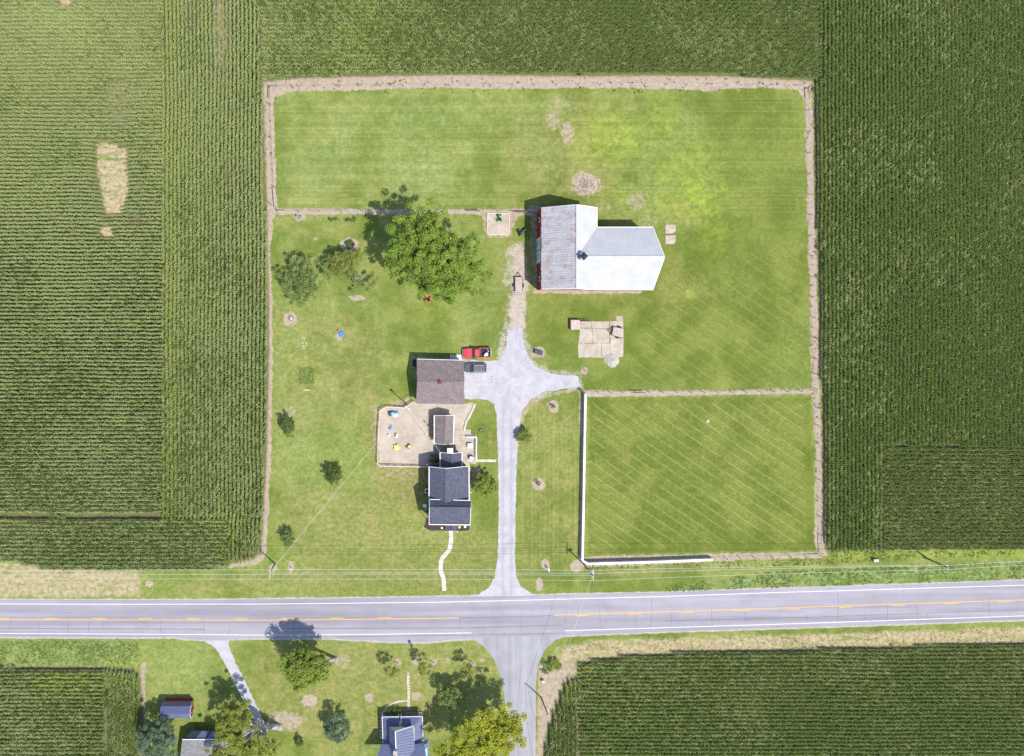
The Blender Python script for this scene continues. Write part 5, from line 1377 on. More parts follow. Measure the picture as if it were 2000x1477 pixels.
# compact orange tractor under the big tree
def tractor(name, label, x, y, rz, m_body, s=1.0, m_hub='yellow', deck=True):
    q = thing(name, label, 'tractor' if s > .7 else 'toy tractor', G(x, y), rz); q.scale = (s, s, s)
    MB().rbox((.75, 0, .85), (1.2, .55, .5), .08).build('bonnet', M[m_body], q, local=True)
    MB().box((-.1, 0, .6), (1.2, .5, .3)).build('chassis', M['darksteel'], q, local=True)
    MB().rbox((-.45, 0, .95), (.5, .5, .2), .06).build('seat', M['black'], q, local=True); MB().rbox((-.72, 0, 1.2), (.12, .5, .45), .04).build('backrest', M['black'], q, local=True)
    MB().tube((.1, 0, .95), (-.05, 0, 1.25), .03).build('steering_column', M['black'], q, local=True)
    MB().lathe((-.07, 0, 1.25), [(.2, 0), (.22, .02), (.2, .04)], 12).build('steering_wheel', M['black'], q, local=True)
    for sd_ in (-1, 1):
        for x_, r_, w_ in ((-.5, .52, .32), (1.05, .33, .2)):
            w = MB().tube((x_, sd_ * .62 - w_ / 2, r_), (x_, sd_ * .62 + w_ / 2, r_), r_, r_, 14).build('wheel', M['rubber'], q, local=True)
            MB().tube((x_, sd_ * (.62 + w_ / 2), r_), (x_, sd_ * (.64 + w_ / 2), r_), r_ * .55, r_ * .5, 10).build('rim', M[m_hub], w, local=True)
        MB().rbox((-.5, sd_ * .62, 1.1), (.8, .36, .06), .02).build('mudguard', M[m_body], q, local=True)
    if deck: MB().rbox((1.75, 0, .45), (.45, 1.5, .5), .05).build('bucket', M[m_body], q, local=True)
    return q
tractor('compact_tractor', 'orange compact tractor at the edge of the big tree', 835, 583, R(112), 'orange', .8)
tractor('toy_tractor', 'green and yellow toy tractor on the sandy pad', 974.5, 427, R(95), 'green_toy', .62, 'yellow', False)
M['dark_teal'] = mat('dark_teal_paint', (.03, .055, .07), .5)
tractor('garden_tractor', 'dark garden tractor parked on grass beside the barn shadow', 1018, 453.5, R(25), 'dark_teal', .72, 'chrome', False)
# ------------------------------------------------------------------ small things about the lot
def simple(name, label, cat, x, y, rz=0): return thing(name, label, cat, G(x, y), rz)
q = simple('storage_box', 'dark two-lidded storage box on bare earth east of the drive', 'storage box', 1051, 688, R(-18))
MB().rbox((0, 0, .3), (1.7, .85, .6), .04).build('body', M['darksteel'], q, local=True)
for s in (-1, 1): MB().rbox((s * .43, 0, .63), (.8, .82, .07), .03).build('lid', M['dark_teal'], q, local=True)
q = simple('fire_pit', 'round stone fire pit on a ring of bare earth', 'fire pit', 568.5, 622)
for k in range(12):
    a = k * math.pi / 6; MB().rbox((.42 * math.cos(a), .42 * math.sin(a), .14), (.24, .19, .28), .04, a + 1.57).build('stone', M['wood'], q, local=True)
MB().lathe((0, 0, .02), [(.36, 0), (.3, .06), (.05, .1)], 10).build('ash', M['steel'], q, local=True)
q = simple('paddling_pool', 'small blue paddling pool on the west lawn', 'paddling pool', 667, 653)
MB().lathe((0, 0, 0), [(.42, 0), (.48, .05), (.5, .25), (.42, .27), (.38, .08), (.05, .07)], 16).build('basin', M['blue_toy'], q, local=True)
q = simple('tree_guard', 'dark bushy pot beside the blue paddling pool', 'pot', 661.5, 646)
MB().lathe((0, 0, 0), [(.2, 0), (.26, .4), (.22, .42)], 10).build('pot', M['wood'], q, local=True)
# burn pile
q = simple('brush_pile', 'grey heap of old branches in a bare ring north of the barn', 'brush pile', 1145, 361)
rr = random.Random(4)
for k in range(70):
    a, d_ = rr.uniform(0, 6.28), rr.uniform(0, 1.5); z = .5 * (1 - d_ / 1.7) * rr.random()
    c_ = Vector((d_ * math.cos(a), d_ * math.sin(a), .08 + z)); u = Vector((rr.uniform(-1, 1), rr.uniform(-1, 1), rr.uniform(-.15, .15))).normalized() * rr.uniform(.3, .9)
    MB().tube(c_ - u, c_ + u, rr.uniform(.03, .07), .02, 5).build('branch', M['palebark'] if rr.random() < .7 else M['cream_wood'], q, local=True)
for k in range(14):
    a, d_ = rr.uniform(0, 6.28), rr.uniform(.9, 2.0); MB().lathe((d_ * math.cos(a), d_ * math.sin(a), 0), [(.18, 0), (.2, .08), (.08, .2)], 5).build('rubble', M['stone'], q, local=True)
# gravel heap on the pad
def heap(name, label, x, y, r, h, m):
    b = MB(); n_, m2 = 22, 9; vs = []; fs = []; rg_ = random.Random(int(x))
    for i_ in range(m2):
        f = i_ / (m2 - 1); rad = r * (1 - f) ; zz = h * (1 - (1 - f) ** 1.6)
        for j in range(n_):
            a = j * 2 * math.pi / n_; k_ = 1 + rg_.uniform(-.12, .12)
            vs.append((rad * math.cos(a) * k_, rad * math.sin(a) * k_, max(0, zz + rg_.uniform(-.04, .04)) if i_ else 0.0))
    for i_ in range(m2 - 1):
        for j in range(n_): fs.append((i_ * n_ + j, i_ * n_ + (j + 1) % n_, (i_ + 1) * n_ + (j + 1) % n_, (i_ + 1) * n_ + j))
    b.add(vs, fs); o = b.build(name, m, None, at=None); o.location = G(x, y, .004); return tag(o, label, 'gravel heap')
heap('gravel_heap', 'low grey gravel heap spilling off the concrete pad', 1195, 703, 1.45, .35, M['shoulder'])
q = simple('old_tyre', 'white-painted tyre lying in the slant-mown pasture', 'tyre', 1382, 823)
MB().lathe((0, 0, 0), [(.29, 0), (.34, .1), (.29, .2), (.17, .18), (.15, .02)], 16).build('tyre_ring', M['stone'], q, local=True)
q = simple('fire_ring', 'small dark fire bowl on the lawn beside the drive', 'fire bowl', 939, 841)
MB().lathe((0, 0, 0), [(.2, 0), (.3, .25), (.32, .28), (.25, .26), (.05, .12)], 14).build('bowl', M['dark_teal'], q, local=True)
MB().lathe((0, 0, .12), [(.2, 0), (.1, .08)], 8).build('stones', M['stone'], q, local=True)
def roadbox(name, label, cat, x, y, m, size, post=True, rz=0):
    q = simple(name, label, cat, x, y, rz)
    if post: MB().tube((0, 0, 0), (0, 0, 1.0), .05, .05, 7).build('post', M['wood'], q, local=True)
    b = MB(); w_, l_, h_ = size; z0 = 1.0 if post else 0
    pr = [(-w_ / 2, 0), (w_ / 2, 0), (w_ / 2, h_ * .55)] + [(w_ / 2 * math.cos(a), h_ * .55 + h_ * .45 * math.sin(a)) for a in (.5, 1.05, 1.57, 2.1, 2.64)] + [(-w_ / 2, h_ * .55), (-w_ / 2, 0)]
    b.loft([[Vector((x_, -l_ / 2, z0 + z_)) for x_, z_ in pr], [Vector((x_, l_ / 2, z0 + z_)) for x_, z_ in pr]]); b.build('box', M[m], q, local=True)
    if post: MB().box((w_ / 2 + .02, .1, z0 + h_ * .6), (.02, .06, .18)).build('flag', M['red_toy'], q, local=True)
    return q
roadbox('mailbox', 'dark mailbox on a post at the south kerb of the main road', 'mailbox', 803.5, 1257.5, 'darksteel', (.42, .62, .42))
roadbox('mailbox', 'pale mailbox on a post in bare earth right of the drive', 'mailbox', 1070, 1110, 'white', (.3, .6, .34), rz=R(20))
q = simple('utility_cabinet', 'pale utility cabinet on the verge below the eastern corn', 'cabinet', 1708, 1093.5)
MB().rbox((0, 0, .35), (.9, .5, .7), .06).build('case', M['concrete'], q, local=True); MB().box((0, 0, .72), (.93, .53, .05)).build('lid', M['stone'], q, local=True)
q = simple('marker_post', 'small pale marker post in bare earth beside the western pole', 'marker', 570, 1110)
MB().tube((0, 0, 0), (0, 0, .9), .07, .06, 7).build('post', M['stone'], q, local=True); MB().box((0, 0, .92), (.22, .22, .06)).build('cap', M['trim'], q, local=True)
q = simple('signal_cabinet', 'small green-topped box on the bare verge beside the side road', 'cabinet', 1060, 1329)
MB().rbox((0, 0, .4), (.5, .4, .8), .05).build('case', M['yellow'], q, local=True); MB().box((0, 0, .82), (.54, .44, .05)).build('lid', M['stone'], q, local=True)
q = simple('culvert_marker', 'small rubbly culvert marker on the western verge', 'marker', 288, 1141)
for k in range(6): MB().lathe((random.uniform(-.5, .5), random.uniform(-.4, .4), 0), [(.15, 0), (.18, .1), (.06, .2)], 6).build('rubble', M['stone'], q, local=True)
# yard toys and furniture
q = simple('play_set', 'teal and white toy play set in the corner of the yard', 'play set', 767, 807.5, R(15))
MB().rbox((0, 0, .5), (.7, .6, .9), .08).build('tower', M['teal_toy'], q, local=True)
MB().rbox((.35, -.3, .15), (.9, .8, .14), .05).build('base', M['white'], q, local=True)
quad('slide', [(.3, -.2, .85), (.3, .2, .85), (1.1, .2, .1), (1.1, -.2, .1)], M['blue_toy'], q, .04)
for s in (-1, 1): MB().tube((-.4, s * .4, 0), (-.3, s * .3, 1.2), .05, .05, 6).build('post', M['dark_teal'], q, local=True)
MB().rbox((-.55, .1, .3), (.5, .8, .5), .08).build('step', M['dark_teal'], q, local=True)
q = simple('toy_slide', 'small blue plastic slide in the yard', 'slide', 763, 834.5, R(70))
quad('chute', [(-.4, -.18, .55), (-.4, .18, .55), (.45, .18, .08), (.45, -.18, .08)], M['blue_toy'], q, .05); MB().box((-.42, 0, .3), (.12, .4, .58)).build('ladder', M['blue_toy'], q, local=True)
q = simple('play_bench', 'white plastic bench in the yard', 'bench', 775, 851, R(80))
MB().rbox((0, 0, .35), (.75, .32, .08), .03).build('seat', M['white'], q, local=True)
for s in (-1, 1): MB().box((s * .3, 0, .16), (.06, .3, .31)).build('leg', M['white'], q, local=True)
MB().rbox((0, .17, .55), (.75, .05, .4), .02).build('backrest', M['white'], q, local=True)
q = simple('toy_chair', 'tiny pale toy chair beside the white yard bench', 'toy chair', 760.5, 850, R(70))
MB().rbox((0, 0, .2), (.3, .3, .05), .01).build('seat', M['white'], q, local=True); MB().box((0, .14, .38), (.3, .04, .35)).build('backrest', M['white'], q, local=True)
for s in (-1, 1):
    for u in (-1, 1): MB().box((s * .12, u * .12, .1), (.04, .04, .19)).build('leg', M['cream_wood'], q, local=True)
q = simple('play_table', 'yellow flower-shaped play table in the yard', 'play table', 775, 874)
b = MB(); n_ = 40; ring = [Vector(((.55 + .13 * math.cos(5 * a)) * math.cos(a), (.55 + .13 * math.cos(5 * a)) * math.sin(a), .5)) for a in [k * 2 * math.pi / n_ for k in range(n_)]]
b.slab(ring, .1); b.build('table_top', M['yellow'], q, local=True)
for k in range(4): a = .78 + k * 1.57; MB().tube((.4 * math.cos(a), .4 * math.sin(a), 0), (.35 * math.cos(a), .35 * math.sin(a), .42), .05, .05, 6).build('leg', M['yellow'], q, local=True)
q = simple('ride_on_toy', 'red yellow and green ride-on toy car in the yard', 'toy car', 799, 872, R(35))
MB().rbox((0, 0, .25), (.9, .5, .28), .08).build('body', M['red_toy'], q, local=True); MB().rbox((.1, .02, .72), (.5, .5, .08), .04).build('roof', M['yellow'], q, local=True)
for s in (-1, 1):
    for x_ in (-.28, .28): MB().tube((x_, s * .27 - .05, .14), (x_, s * .27 + .05, .14), .14, .14, 10).build('wheel', M['black'], q, local=True)
    for x_ in (-.12, .3): MB().tube((x_, s * .2, .38), (x_, s * .2, .7), .03, .03, 5).build('pillar', M['yellow'], q, local=True)
MB().rbox((-.45, .15, .4), (.35, .35, .25), .05).build('seat', M['green_toy'], q, local=True)
q = simple('lamp_post', 'short dark lamp post beside the wood shed', 'lamp post', 835, 829)
MB().tube((0, 0, 0), (0, 0, 1.5), .05, .04, 8).build('shaft', M['darksteel'], q, local=True); MB().lathe((0, 0, 1.5), [(.08, 0), (.15, .2), (.18, .22), (.04, .34)], 8).build('lantern', M['darksteel'], q, local=True)
q = simple('patio_table', 'square white table on the patio', 'table', 917.5, 870)
MB().rbox((0, 0, .72), (.95, .9, .06), .02).build('table_top', M['white'], q, local=True)
for s in (-1, 1):
    for u in (-1, 1): MB().box((s * .4, u * .38, .35), (.06, .06, .69)).build('leg', M['white'], q, local=True)
q = simple('grill', 'grey covered grill on the patio corner', 'grill', 920, 893.5)
MB().rbox((0, 0, .5), (.9, .6, 1.0), .12).build('cover', M['steel'], q, local=True); MB().rbox((-.1, .1, 1.03), (.5, .4, .1), .04).build('lid', M['steel'], q, local=True)
q = simple('satellite_dish', 'pale heart-shaped dish on the west lawn of the farmhouse', 'dish', 829, 987)
MB().tube((0, 0, 0), (0, 0, .5), .05).build('post', M['steel'], q, local=True); MB().lathe((0, 0, .5), [(.05, 0), (.3, .12), (.38, .2), (.3, .18), (.04, .06)], 14).build('reflector', M['trim'], q, local=True)
q = simple('cellar_hatch', 'low pale framed cellar hatch against the farmhouse west wall', 'hatch', 834, 998)
MB().box((0, 0, .12), (.7, .9, .24)).build('frame', M['stone'], q, local=True); MB().box((0, 0, .26), (.5, .7, .05)).build('lid', M['darksteel'], q, local=True)
for k, (x, y, c_, lb) in enumerate(((863, 1030, 'yellow', 'yellow flower tub left of the farmhouse porch'), (897, 1029, 'yellow', 'yellow flower tub right of the farmhouse porch'), (908, 1028, 'white', 'white urn in the mulch bed of the farmhouse'))):
    q = simple('flower_tub', lb, 'planter', x, y); MB().lathe((0, 0, 0), [(.18, 0), (.26, .3), (.28, .34), (.2, .32)], 10).build('tub', M['stone'], q, local=True)
    for j in range(9): a = j * 2.4; MB().lathe((.18 * math.cos(a) * (j / 9) ** .5, .18 * math.sin(a) * (j / 9) ** .5, .33), [(.02, 0), (.1, .08), (.03, .14)], 6).build('bloom', M[c_], q, local=True)
q = simple('yard_clutter_box', 'dark crate on the gravel in front of the garage', 'crate', 962.5, 737)
MB().rbox((0, 0, .1), (.35, .2, .2), .03).build('body', M['darksteel'], q, local=True); MB().box((0, 0, .22), (.3, .16, .03)).build('lid', M['steel'], q, local=True)
q = simple('hydrant', 'small frost hydrant in a bare ring below the concrete pad', 'hydrant', 1142, 724)
MB().tube((0, 0, 0), (0, 0, 1.0), .05, .05, 7).build('pipe', M['post'], q, local=True); MB().bar((-.15, 0, 1.0), (.2, 0, 1.05), .05, .07).build('handle', M['post'], q, local=True)
q = simple('timber_swing', 'small timber A-frame under the scraggly garden tree', 'swing frame', 697, 545)
for s in (-1, 1):
    for u in (-.4, .4): MB().tube((s * .7, u, 0), (s * .5, 0, 1.7), .05, .05, 6).build('leg', M['cream_wood'], q, local=True)
MB().tube((-.5, 0, 1.7), (.5, 0, 1.7), .05, .05, 6).build('crossbar', M['cream_wood'], q, local=True)
ss = thing('stepping_slabs', None, None, G(593, 669)); tag(ss, 'scattered pale slabs sunk in the west lawn', kind='structure')
for x, y in ((591, 660), (596, 660), (594, 665), (591, 670), (598, 670), (592, 676), (597, 675), (594, 680)): MB().slab([G(x - 1.4, y - 1, .03), G(x + 1.3, y - 1.1, .03), G(x + 1.5, y + 1, .03), G(x - 1.2, y + 1.1, .03)], .05).build('paving_slab', M['stone'], ss)
tr_ = simple('rubbish_pile', 'small heap of scrap in the bare patch at the fence corner', 'scrap', 584, 423)
for k in range(9): MB().box((random.uniform(-.7, .7), random.uniform(-.4, .4), .12), (random.uniform(.2, .6), random.uniform(.1, .3), random.uniform(.1, .3)), random.uniform(0, 3)).build('scrap_piece', M[random.choice(['darksteel', 'wood', 'steel', 'green_toy'])], tr_, local=True)

# ------------------------------------------------------------------ trees and shrubs
LEAF = {'maple': foliage_mat('maple_leaves', (.072, .135, .014), (.295, .395, .058), .3, .3), 'apple': foliage_mat('apple_leaves', (.075, .125, .024), (.27, .34, .10), .3, .3),
        'lime': foliage_mat('yellowish_leaves', (.10, .14, .022), (.32, .36, .085), .3, .25), 'yellow': foliage_mat('yellow_leaves', (.18, .20, .014), (.46, .48, .05), .3, .25),
        'dark': foliage_mat('dark_leaves', (.05, .085, .018), (.17, .23, .055), .3, .3), 'blue': foliage_mat('blue_green_leaves', (.05, .09, .045), (.20, .26, .16), .25, .3),
        'locust': foliage_mat('locust_leaves', (.09, .125, .014), (.34, .37, .06), .3, .25), 'bright': foliage_mat('bright_leaves', (.10, .16, .016), (.30, .37, .06), .3, .3),
        'crop': foliage_mat('vegetable_leaves', (.12, .19, .03), (.38, .46, .14), .3, .2)}
def leaves(C, rad, per, leaf, rng, aspect=.55, up=.5, squash=.7, hang=None):
    """C: (n,3) clump centres, rad: (n,) clump radii -> verts, faces, tint"""
    n = len(C); cnt = n * per
    ci = np.repeat(np.arange(n), per)
    d = rng.normal(0, 1, (cnt, 3)); d /= np.linalg.norm(d, axis=1, keepdims=True) + 1e-9
    d[:, 2] = np.abs(d[:, 2]) * .85 + d[:, 2] * .15
    rr_ = rng.random(cnt) ** .45
    pos = C[ci] + d * rr_[:, None] * rad[ci][:, None] * np.array([1, 1, squash])
    nrm = d * (1 - up) + np.array([0, 0, 1.0]) * up + rng.normal(0, .35, (cnt, 3)); nrm /= np.linalg.norm(nrm, axis=1, keepdims=True)
    t1 = np.cross(nrm, rng.normal(0, 1, (cnt, 3))); t1 /= np.linalg.norm(t1, axis=1, keepdims=True) + 1e-9
    t2 = np.cross(nrm, t1)
    sz = leaf * rng.uniform(.7, 1.3, cnt)[:, None]
    v = np.stack([pos - t1 * sz * .5, pos + t2 * sz * aspect * .5 + t1 * sz * .05, pos + t1 * sz * .5 - nrm * sz * .12, pos - t2 * sz * aspect * .5 + t1 * sz * .05], 1).reshape(-1, 3)
    ct = rng.uniform(.15, .85, n)
    tint = np.clip(ct[ci] * .6 + rng.uniform(0, .5, cnt), 0, 1)
    return v, np.repeat(tint, 4)
def leaf_mesh(name, v, tint, m):
    me = bpy.data.meshes.new(name); n = len(v) // 4
    me.vertices.add(len(v)); me.vertices.foreach_set('co', v.astype(np.float32).ravel())
    me.loops.add(len(v)); me.loops.foreach_set('vertex_index', np.arange(len(v), dtype=np.int32))
    me.polygons.add(n); me.polygons.foreach_set('loop_start', np.arange(0, len(v), 4, dtype=np.int32))
    me.update(calc_edges=True)
    a = me.attributes.new('tint', 'FLOAT', 'POINT'); a.data.foreach_set('value', tint.astype(np.float32))
    me.materials.append(m); return me
def tree(name, label, base, top, z, rx, ry, rz, kind, seed, nclump=120, per=50, leaf=.3, cr=.75, bark='bark', trunk=.25, gaps=.0, cat='tree', limbs=7, group=None, lobes=None, shell=.5, aspect=.55):
    """base: plan point of the trunk foot; top: where the crown centre is seen; z: its height; rx, ry, rz: crown radii in metres"""
    rng = np.random.default_rng(seed); rd = random.Random(seed)
    root = thing(name, label, cat, G(*base), 0, group)
    cc0 = P(top[0], top[1], z); o = root.location
    lob = [Vector((cc0.x, cc0.y, z))] if not lobes else [P(a, b_, c_) for a, b_, c_ in lobes]
    C = []
    while len(C) < nclump:
        d = rng.normal(0, 1, 3); d /= np.linalg.norm(d)
        if d[2] < -.45: continue
        k = .72 + .5 * vnoise(np.array([d[0] * 1.6 + seed]), np.array([d[1] * 1.6 + d[2] * 1.3]), 1.0, seed)[0]
        f = (shell + (1 - shell) * rng.random()) * k
        L_ = lob[rd.randrange(len(lob))]; sf = 1.0 if not lobes else .62
        p = np.array([L_.x + d[0] * rx * f * sf, L_.y + d[1] * ry * f * sf, L_.z + d[2] * rz * f * sf])
        if p[2] < .15: continue
        if gaps and vnoise(np.array([p[0]]), np.array([p[1]]), cr * 1.6, seed + 5)[0] < gaps: continue
        C.append(p)
    C = np.array(C); rad = cr * rng.uniform(.65, 1.25, len(C))
    v, tint = leaves(C, rad, per, leaf, rng, aspect)
    v[:, 2] = np.maximum(v[:, 2], .04)
    v -= np.array(o)
    me = leaf_mesh('crown', v, tint, LEAF[kind]); cr_ = bpy.data.objects.new('crown', me); COL.objects.link(cr_); cr_.parent = root
    b = MB(); foot = G(*base); fork = foot.lerp(Vector((cc0.x, cc0.y, z)), .55) if trunk else foot
    mid = foot.lerp(fork, .5) + Vector((rd.uniform(-.15, .15), rd.uniform(-.15, .15), 0))
    b.path([foot, foot.lerp(mid, .12), mid, fork], [trunk * 1.5, trunk * 1.1, trunk * .95, trunk * .8], 9)
    idx = rng.choice(len(C), min(limbs, len(C)), replace=False)
    for j in idx:
        e_ = Vector(C[j]); s_ = mid.lerp(fork, rd.uniform(.3, 1)); m1 = s_.lerp(e_, .5) + Vector((rd.uniform(-.3, .3), rd.uniform(-.3, .3), .25))
        b.path([s_, m1, e_], [trunk * .5, trunk * .3, trunk * .08], 6)
        for _ in range(2):
            e2 = Vector(C[rd.randrange(len(C))]); 
            if (e2 - m1).length < max(rx, ry) * .8: b.path([m1, m1.lerp(e2, .5) + Vector((0, 0, .15)), e2], [trunk * .22, trunk * .14, .02], 5)
    b.build('trunk', M[bark], root, smooth=True)
    return root
tree('maple_tree', 'large spreading maple tree between garden and pasture fence', (838, 503), (850, 502), 11.5, 8.6, 8.4, 5.0, 'maple', 11, 460, 100, .38, .9, trunk=.45, limbs=16, lobes=[(838, 478, 12.5), (868, 515, 11.5), (818, 448, 12), (885, 500, 11), (845, 540, 11), (900, 535, 10.5), (800, 510, 10.5), (805, 475, 11.5), (865, 550, 10.5)], shell=.3, gaps=.03)
tree('apple_tree', 'dark-leaved apple tree near the western track', (592, 538), (588, 548), 4.2, 4.0, 3.4, 2.4, 'apple', 12, 150, 60, .26, .62, trunk=.22, gaps=.25, lobes=[(575, 560, 4.2), (600, 545, 4.4), (585, 580, 3.6), (565, 545, 4), (605, 565, 4), (590, 520, 4.4), (630, 530, 4.0)], bark='palebark')
tree('pear_tree', 'yellow-leaved pear tree beside the maple shadow', (678, 518), (676, 518), 4.2, 3.4, 3.0, 2.2, 'lime', 13, 120, 60, .24, .6, trunk=.18, gaps=.22, lobes=[(660, 505, 4.4), (680, 510, 4.4), (665, 530, 4), (692, 505, 4)], bark='palebark')
tree('plum_tree', 'scraggly thin-leaved tree below the pear tree', (712, 552), (708, 552), 3.0, 2.8, 2.4, 1.7, 'apple', 14, 46, 46, .22, .5, trunk=.13, gaps=.4, lobes=[(690, 545, 3), (712, 560, 2.6), (722, 550, 3), (706, 570, 2.2), (680, 530, 3)], bark='palebark')
tree('smoke_bush', 'small purple-dark shrub in a ring of bare earth', (683, 478), (683, 479), .8, .9, .9, .8, 'dark', 15, 26, 30, .18, .35, trunk=.06, cat='shrub', limbs=4)
tree('hydrangea_bush', 'round light green bush beside the farmhouse and drive', (946, 940), (948, 947), 2.4, 2.3, 2.3, 1.8, 'bright', 16, 90, 60, .24, .45, trunk=.14)
tree('lilac_bush', 'oval dark shrub in a ring near the western track', (560, 826), (560, 829), 1.5, 1.6, 2.2, 1.2, 'dark', 17, 70, 50, .2, .42, trunk=.08, cat='shrub', bark='palebark', gaps=.2)
tree('cherry_tree', 'small dark round tree alone on the west lawn', (652, 922), (651, 927), 2.2, 1.7, 1.7, 1.5, 'dark', 18, 66, 50, .22, .45, trunk=.12, gaps=.15)
tree('ash_sapling', 'small dark green tree on the lawn near the western pole', (562, 1048), (562, 1053), 2.0, 1.5, 1.5, 1.5, 'apple', 19, 60, 50, .2, .42, trunk=.1)
tree('forsythia_bush', 'yellow-green bush at the right edge of the drive', (1024, 850), (1025, 851), 1.4, 1.6, 1.6, 1.2, 'lime', 20, 64, 50, .2, .42, trunk=.08, cat='shrub', gaps=.1)
tree('locust_tree', 'bushy dark green tree whose shadow falls on the main road', (657, 1286), (594, 1306), 8.2, 4.4, 4.2, 3.4, 'bright', 21, 170, 80, .34, .8, trunk=.34, limbs=10, bark='palebark', gaps=.12)
tree('cottonwood_tree', 'tall leaning pale-limbed tree over the low outbuilding', (546, 1420), (470, 1420), 7.0, 5.0, 4.6, 3.4, 'locust', 22, 210, 70, .32, .62, trunk=.55, limbs=18, bark='palebark', gaps=.22, lobes=[(462, 1388, 6.5), (446, 1408, 7.5), (472, 1410, 7), (436, 1428, 7.5), (446, 1452, 8), (502, 1462, 7), (470, 1474, 8), (528, 1468, 6.5), (432, 1470, 7.5)], shell=.25)
tree('pine_tree', 'blue-green pine at the south edge beside the corn', (306, 1422), (306, 1447), 5.0, 4.2, 4.6, 4.0, 'blue', 23, 190, 70, .26, .7, trunk=.28, gaps=.1)
tree('blue_spruce', 'round blue-green spruce on the south lawn', (656, 1412), (656, 1424), 2.8, 2.6, 2.8, 2.4, 'blue', 24, 120, 60, .22, .5, trunk=.16)
tree('rose_bush', 'tiny dark bush near the blue-green spruce on the south lawn', (586, 1447), (585, 1451), 1.0, .8, 1.0, .9, 'dark', 25, 30, 40, .18, .35, trunk=.06, cat='shrub')
tree('boxelder_tree', 'dark green tree half shaded by the yellow tree', (886, 1355), (882, 1362), 3.6, 2.3, 2.6, 2.0, 'apple', 26, 90, 60, .24, .5, trunk=.15)
tree('golden_tree', 'broad bright yellow-leaved tree beside the side road', (946, 1388), (940, 1446), 8.8, 6.6, 5.4, 3.8, 'yellow', 27, 260, 80, .36, .85, trunk=.4, limbs=12, gaps=.14, lobes=[(960, 1412, 9), (985, 1410, 8.4), (930, 1425, 9.2), (900, 1460, 9), (950, 1455, 9.4), (985, 1445, 8.6), (880, 1475, 8.6), (930, 1480, 9)], shell=.2)
for k, (bx, by, tx, ty, lb) in enumerate(((778, 1294, 762, 1311, 'thin young tree west of the stepping stones, first of the row'), (848, 1294, 829, 1307, 'thin young tree just east of the stepping stones'), (925, 1295, 914, 1308, 'thin young tree nearest the side road junction'))):
    tree('young_tree', lb, (bx, by), (tx, ty), 3.8, 1.5, 1.3, 1.3, 'lime', 40 + k, 34, 34, .2, .4, trunk=.07, gaps=.25, limbs=5, bark='palebark', group='young trees in the south garden')
tree('weed_bush', 'bright green weeds at the pole beside the side road', (1084, 1296), (1085, 1298), .7, 1.2, 1.4, .8, 'bright', 50, 34, 36, .2, .4, trunk=.04, cat='shrub', limbs=3)
tree('weed_bush', 'low ragged weeds on the bare verge corner by the side road', (1068, 1302), (1068, 1304), .5, 1.1, 1.6, .5, 'apple', 51, 26, 34, .18, .36, trunk=.04, cat='shrub', limbs=3, gaps=.2)
for k, (x, y, rx, kd, lb) in enumerate(((1081, 795, .5, 'dark', 'newly planted sapling in the upper bare ring right of the drive'), (1051, 944, .4, 'dark', 'newly planted sapling in the lower bare ring right of the drive'), (1135, 762, .3, 'apple', 'weed tuft at the top of the white fence'))):
    tree('sapling', lb, (x, y), (x, y), .7, rx, rx, .6, kd, 60 + k, 9, 24, .14, .22, trunk=.03, cat='shrub', limbs=2)
tree('shade_bush', 'dark green shrub in the shade between farmhouse and play yard', (849, 896), (848, 897), .9, 1.0, 1.0, .8, 'dark', 70, 28, 36, .16, .34, trunk=.05, cat='shrub', limbs=3)
tree('foundation_shrub', 'dark shrubs along the blue-roofed house porch', (770, 1388), (770, 1389), .8, 2.0, .7, .7, 'dark', 71, 36, 36, .16, .36, trunk=.05, cat='shrub', limbs=3)
tv = thing('vine_trellis', 'row of dark vines on wires below the pasture fence', 'vines', G(645, 431))
for a in (0, 17, 34, 50): MB().tube(G(645 + a, 431, 0), G(645 + a, 431, 1.5), .05, .04, 6).build('post', M['post'], tv)
rng = np.random.default_rng(80)
C = np.array([[G(645 + u, 431).x, G(645, 431).y + rng.normal(0, .15), 1.0 + rng.normal(0, .25)] for u in (1, 3, 5, 10, 14, 32, 36, 38, 40, 44, 47, 49, 51)])
v, tint = leaves(C, np.full(len(C), .35), 36, .18, rng); v -= np.array(tv.location)
o = bpy.data.objects.new('foliage', leaf_mesh('foliage', v, tint, LEAF['dark'])); COL.objects.link(o); o.parent = tv
gd = thing('vegetable_patch', 'small square patch of leafy vegetables on the west lawn', 'vegetable patch', G(600, 735))
C = np.array([[G(586 + 28 * rng.random(), 0).x, G(0, 720 + 30 * rng.random()).y, .15 + .12 * rng.random()] for _ in range(130)])
v, tint = leaves(C, np.full(len(C), .22), 16, .2, rng); v -= np.array(gd.location)
o = bpy.data.objects.new('foliage', leaf_mesh('foliage', v, tint, LEAF['crop'])); COL.objects.link(o); o.parent = gd
MB().box(G(599, 762, .06), (1.4, .16, .12)).build('edging_board', M['cream_wood'], gd)

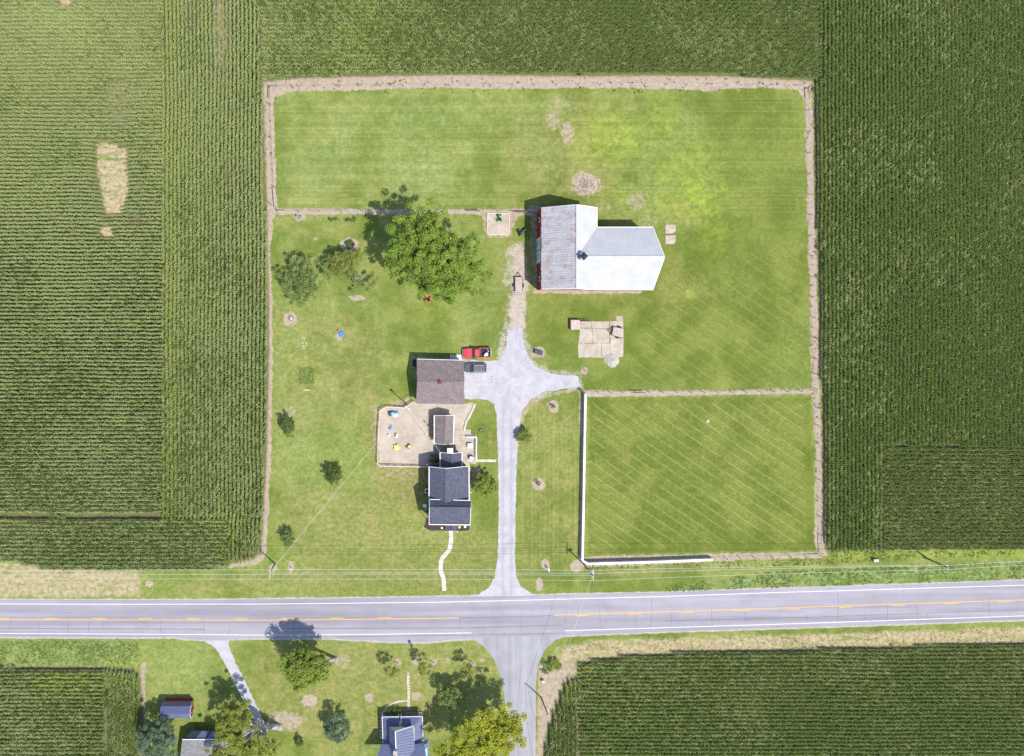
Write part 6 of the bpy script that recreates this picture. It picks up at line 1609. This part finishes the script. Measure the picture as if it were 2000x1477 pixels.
# ------------------------------------------------------------------ weeds and grass tufts on the verges
tc2 = bpy.data.collections.new('tufts')
GM = [foliage_mat('tuft_green', (.14, .20, .035), (.28, .34, .09), .35, .1), foliage_mat('tuft_bluish', (.12, .19, .055), (.30, .37, .16), .35, .1), foliage_mat('tuft_straw', (.32, .26, .14), (.52, .45, .28), .3, .1), foliage_mat('tuft_dark', (.045, .075, .012), (.11, .15, .03), .3, .15)]
for k in range(8):
    rd = random.Random(k); V, F, T = [], [], []
    for j in range(9):
        a = rd.uniform(0, 6.28); l_ = rd.uniform(.12, .26); w_ = rd.uniform(.025, .05); b = len(V); bx, by = rd.uniform(-.1, .1), rd.uniform(-.1, .1); h_ = rd.uniform(.08, .2)
        ca, sa = math.cos(a), math.sin(a); tn = rd.random()
        V += [(bx - sa * w_, by + ca * w_, 0), (bx + sa * w_, by - ca * w_, 0), (bx + ca * l_ * .6 + sa * w_ * .7, by + sa * l_ * .6 - ca * w_ * .7, h_), (bx + ca * l_ * .6 - sa * w_ * .7, by + sa * l_ * .6 + ca * w_ * .7, h_), (bx + ca * l_, by + sa * l_, h_ * .8)]
        F += [(b, b + 1, b + 2, b + 3), (b + 3, b + 2, b + 4)]; T += [tn] * 5
    o = bpy.data.objects.new('tuft_%02d' % k, tinted('tuft', V, F, T, GM[k // 2])); tc2.objects.link(o)
def tufts(name, label, poly, n, kinds, smin, smax, thr=.0, cell=20):
    xs = [p[0] for p in poly]; ys = [p[1] for p in poly]
    x = RNG.uniform(min(xs), max(xs), n); y = RNG.uniform(min(ys), max(ys), n)
    k = inpoly(x, y, poly) & ((vnoise(x, y, cell, 90) * .7 + vnoise(x, y, cell * .35, 93) * .3) + RNG.normal(0, .12, n) > thr); x, y = x[k], y[k]; n = len(x)
    scatter(name, np.stack([(x - 1000) * .1, (738.5 - y) * .1, np.zeros(n)], 1), RNG.choice(kinds, n), np.stack([RNG.normal(0, .1, n), RNG.normal(0, .1, n), RNG.random(n) * 6.28], 1), RNG.uniform(smin, smax, n), tc2, label, 'grass')
tufts('verge_weeds', 'rough bluish weeds on the verge below the eastern corn', [(1300, 1146), (1500, 1118), (1700, 1108), (2150, 1092), (2150, 1126), (1700, 1141), (1500, 1148), (1300, 1156)], 6000, [0, 1, 2, 3, 2, 3], .4, 1.0, .5)
tufts('verge_weeds', 'rough weeds between the main road and the southwestern corn', [(-150, 1252), (272, 1253), (270, 1298), (-150, 1298)], 3500, [0, 1, 2, 3], .4, .9, .5)
tufts('verge_straw', 'dry straw-coloured grass on the verge by the southeastern corn', [(1100, 1256), (1300, 1243), (2150, 1216), (2150, 1250), (1700, 1262), (1300, 1275), (1130, 1292)], 3000, [4, 5, 4, 5, 0], .35, .75, .35)
tufts('fence_grass', 'grass tufts along the roadside fence bottoms', [(1140, 1104), (1400, 1098), (1620, 1092), (1620, 1080), (1640, 1078), (1990, 1076), (1990, 1084), (1500, 1108), (1140, 1116)], 2500, [0, 1, 0], .5, 1.1, .5)
tufts('margin_weeds', 'scattered weeds along the earth track round the pasture', [(512, 152), (1585, 152), (1612, 1080), (1596, 1080), (1570, 182), (548, 184), (545, 410), (522, 410)], 26000, [0, 1, 6, 2], .45, 1.2, .66, 14)
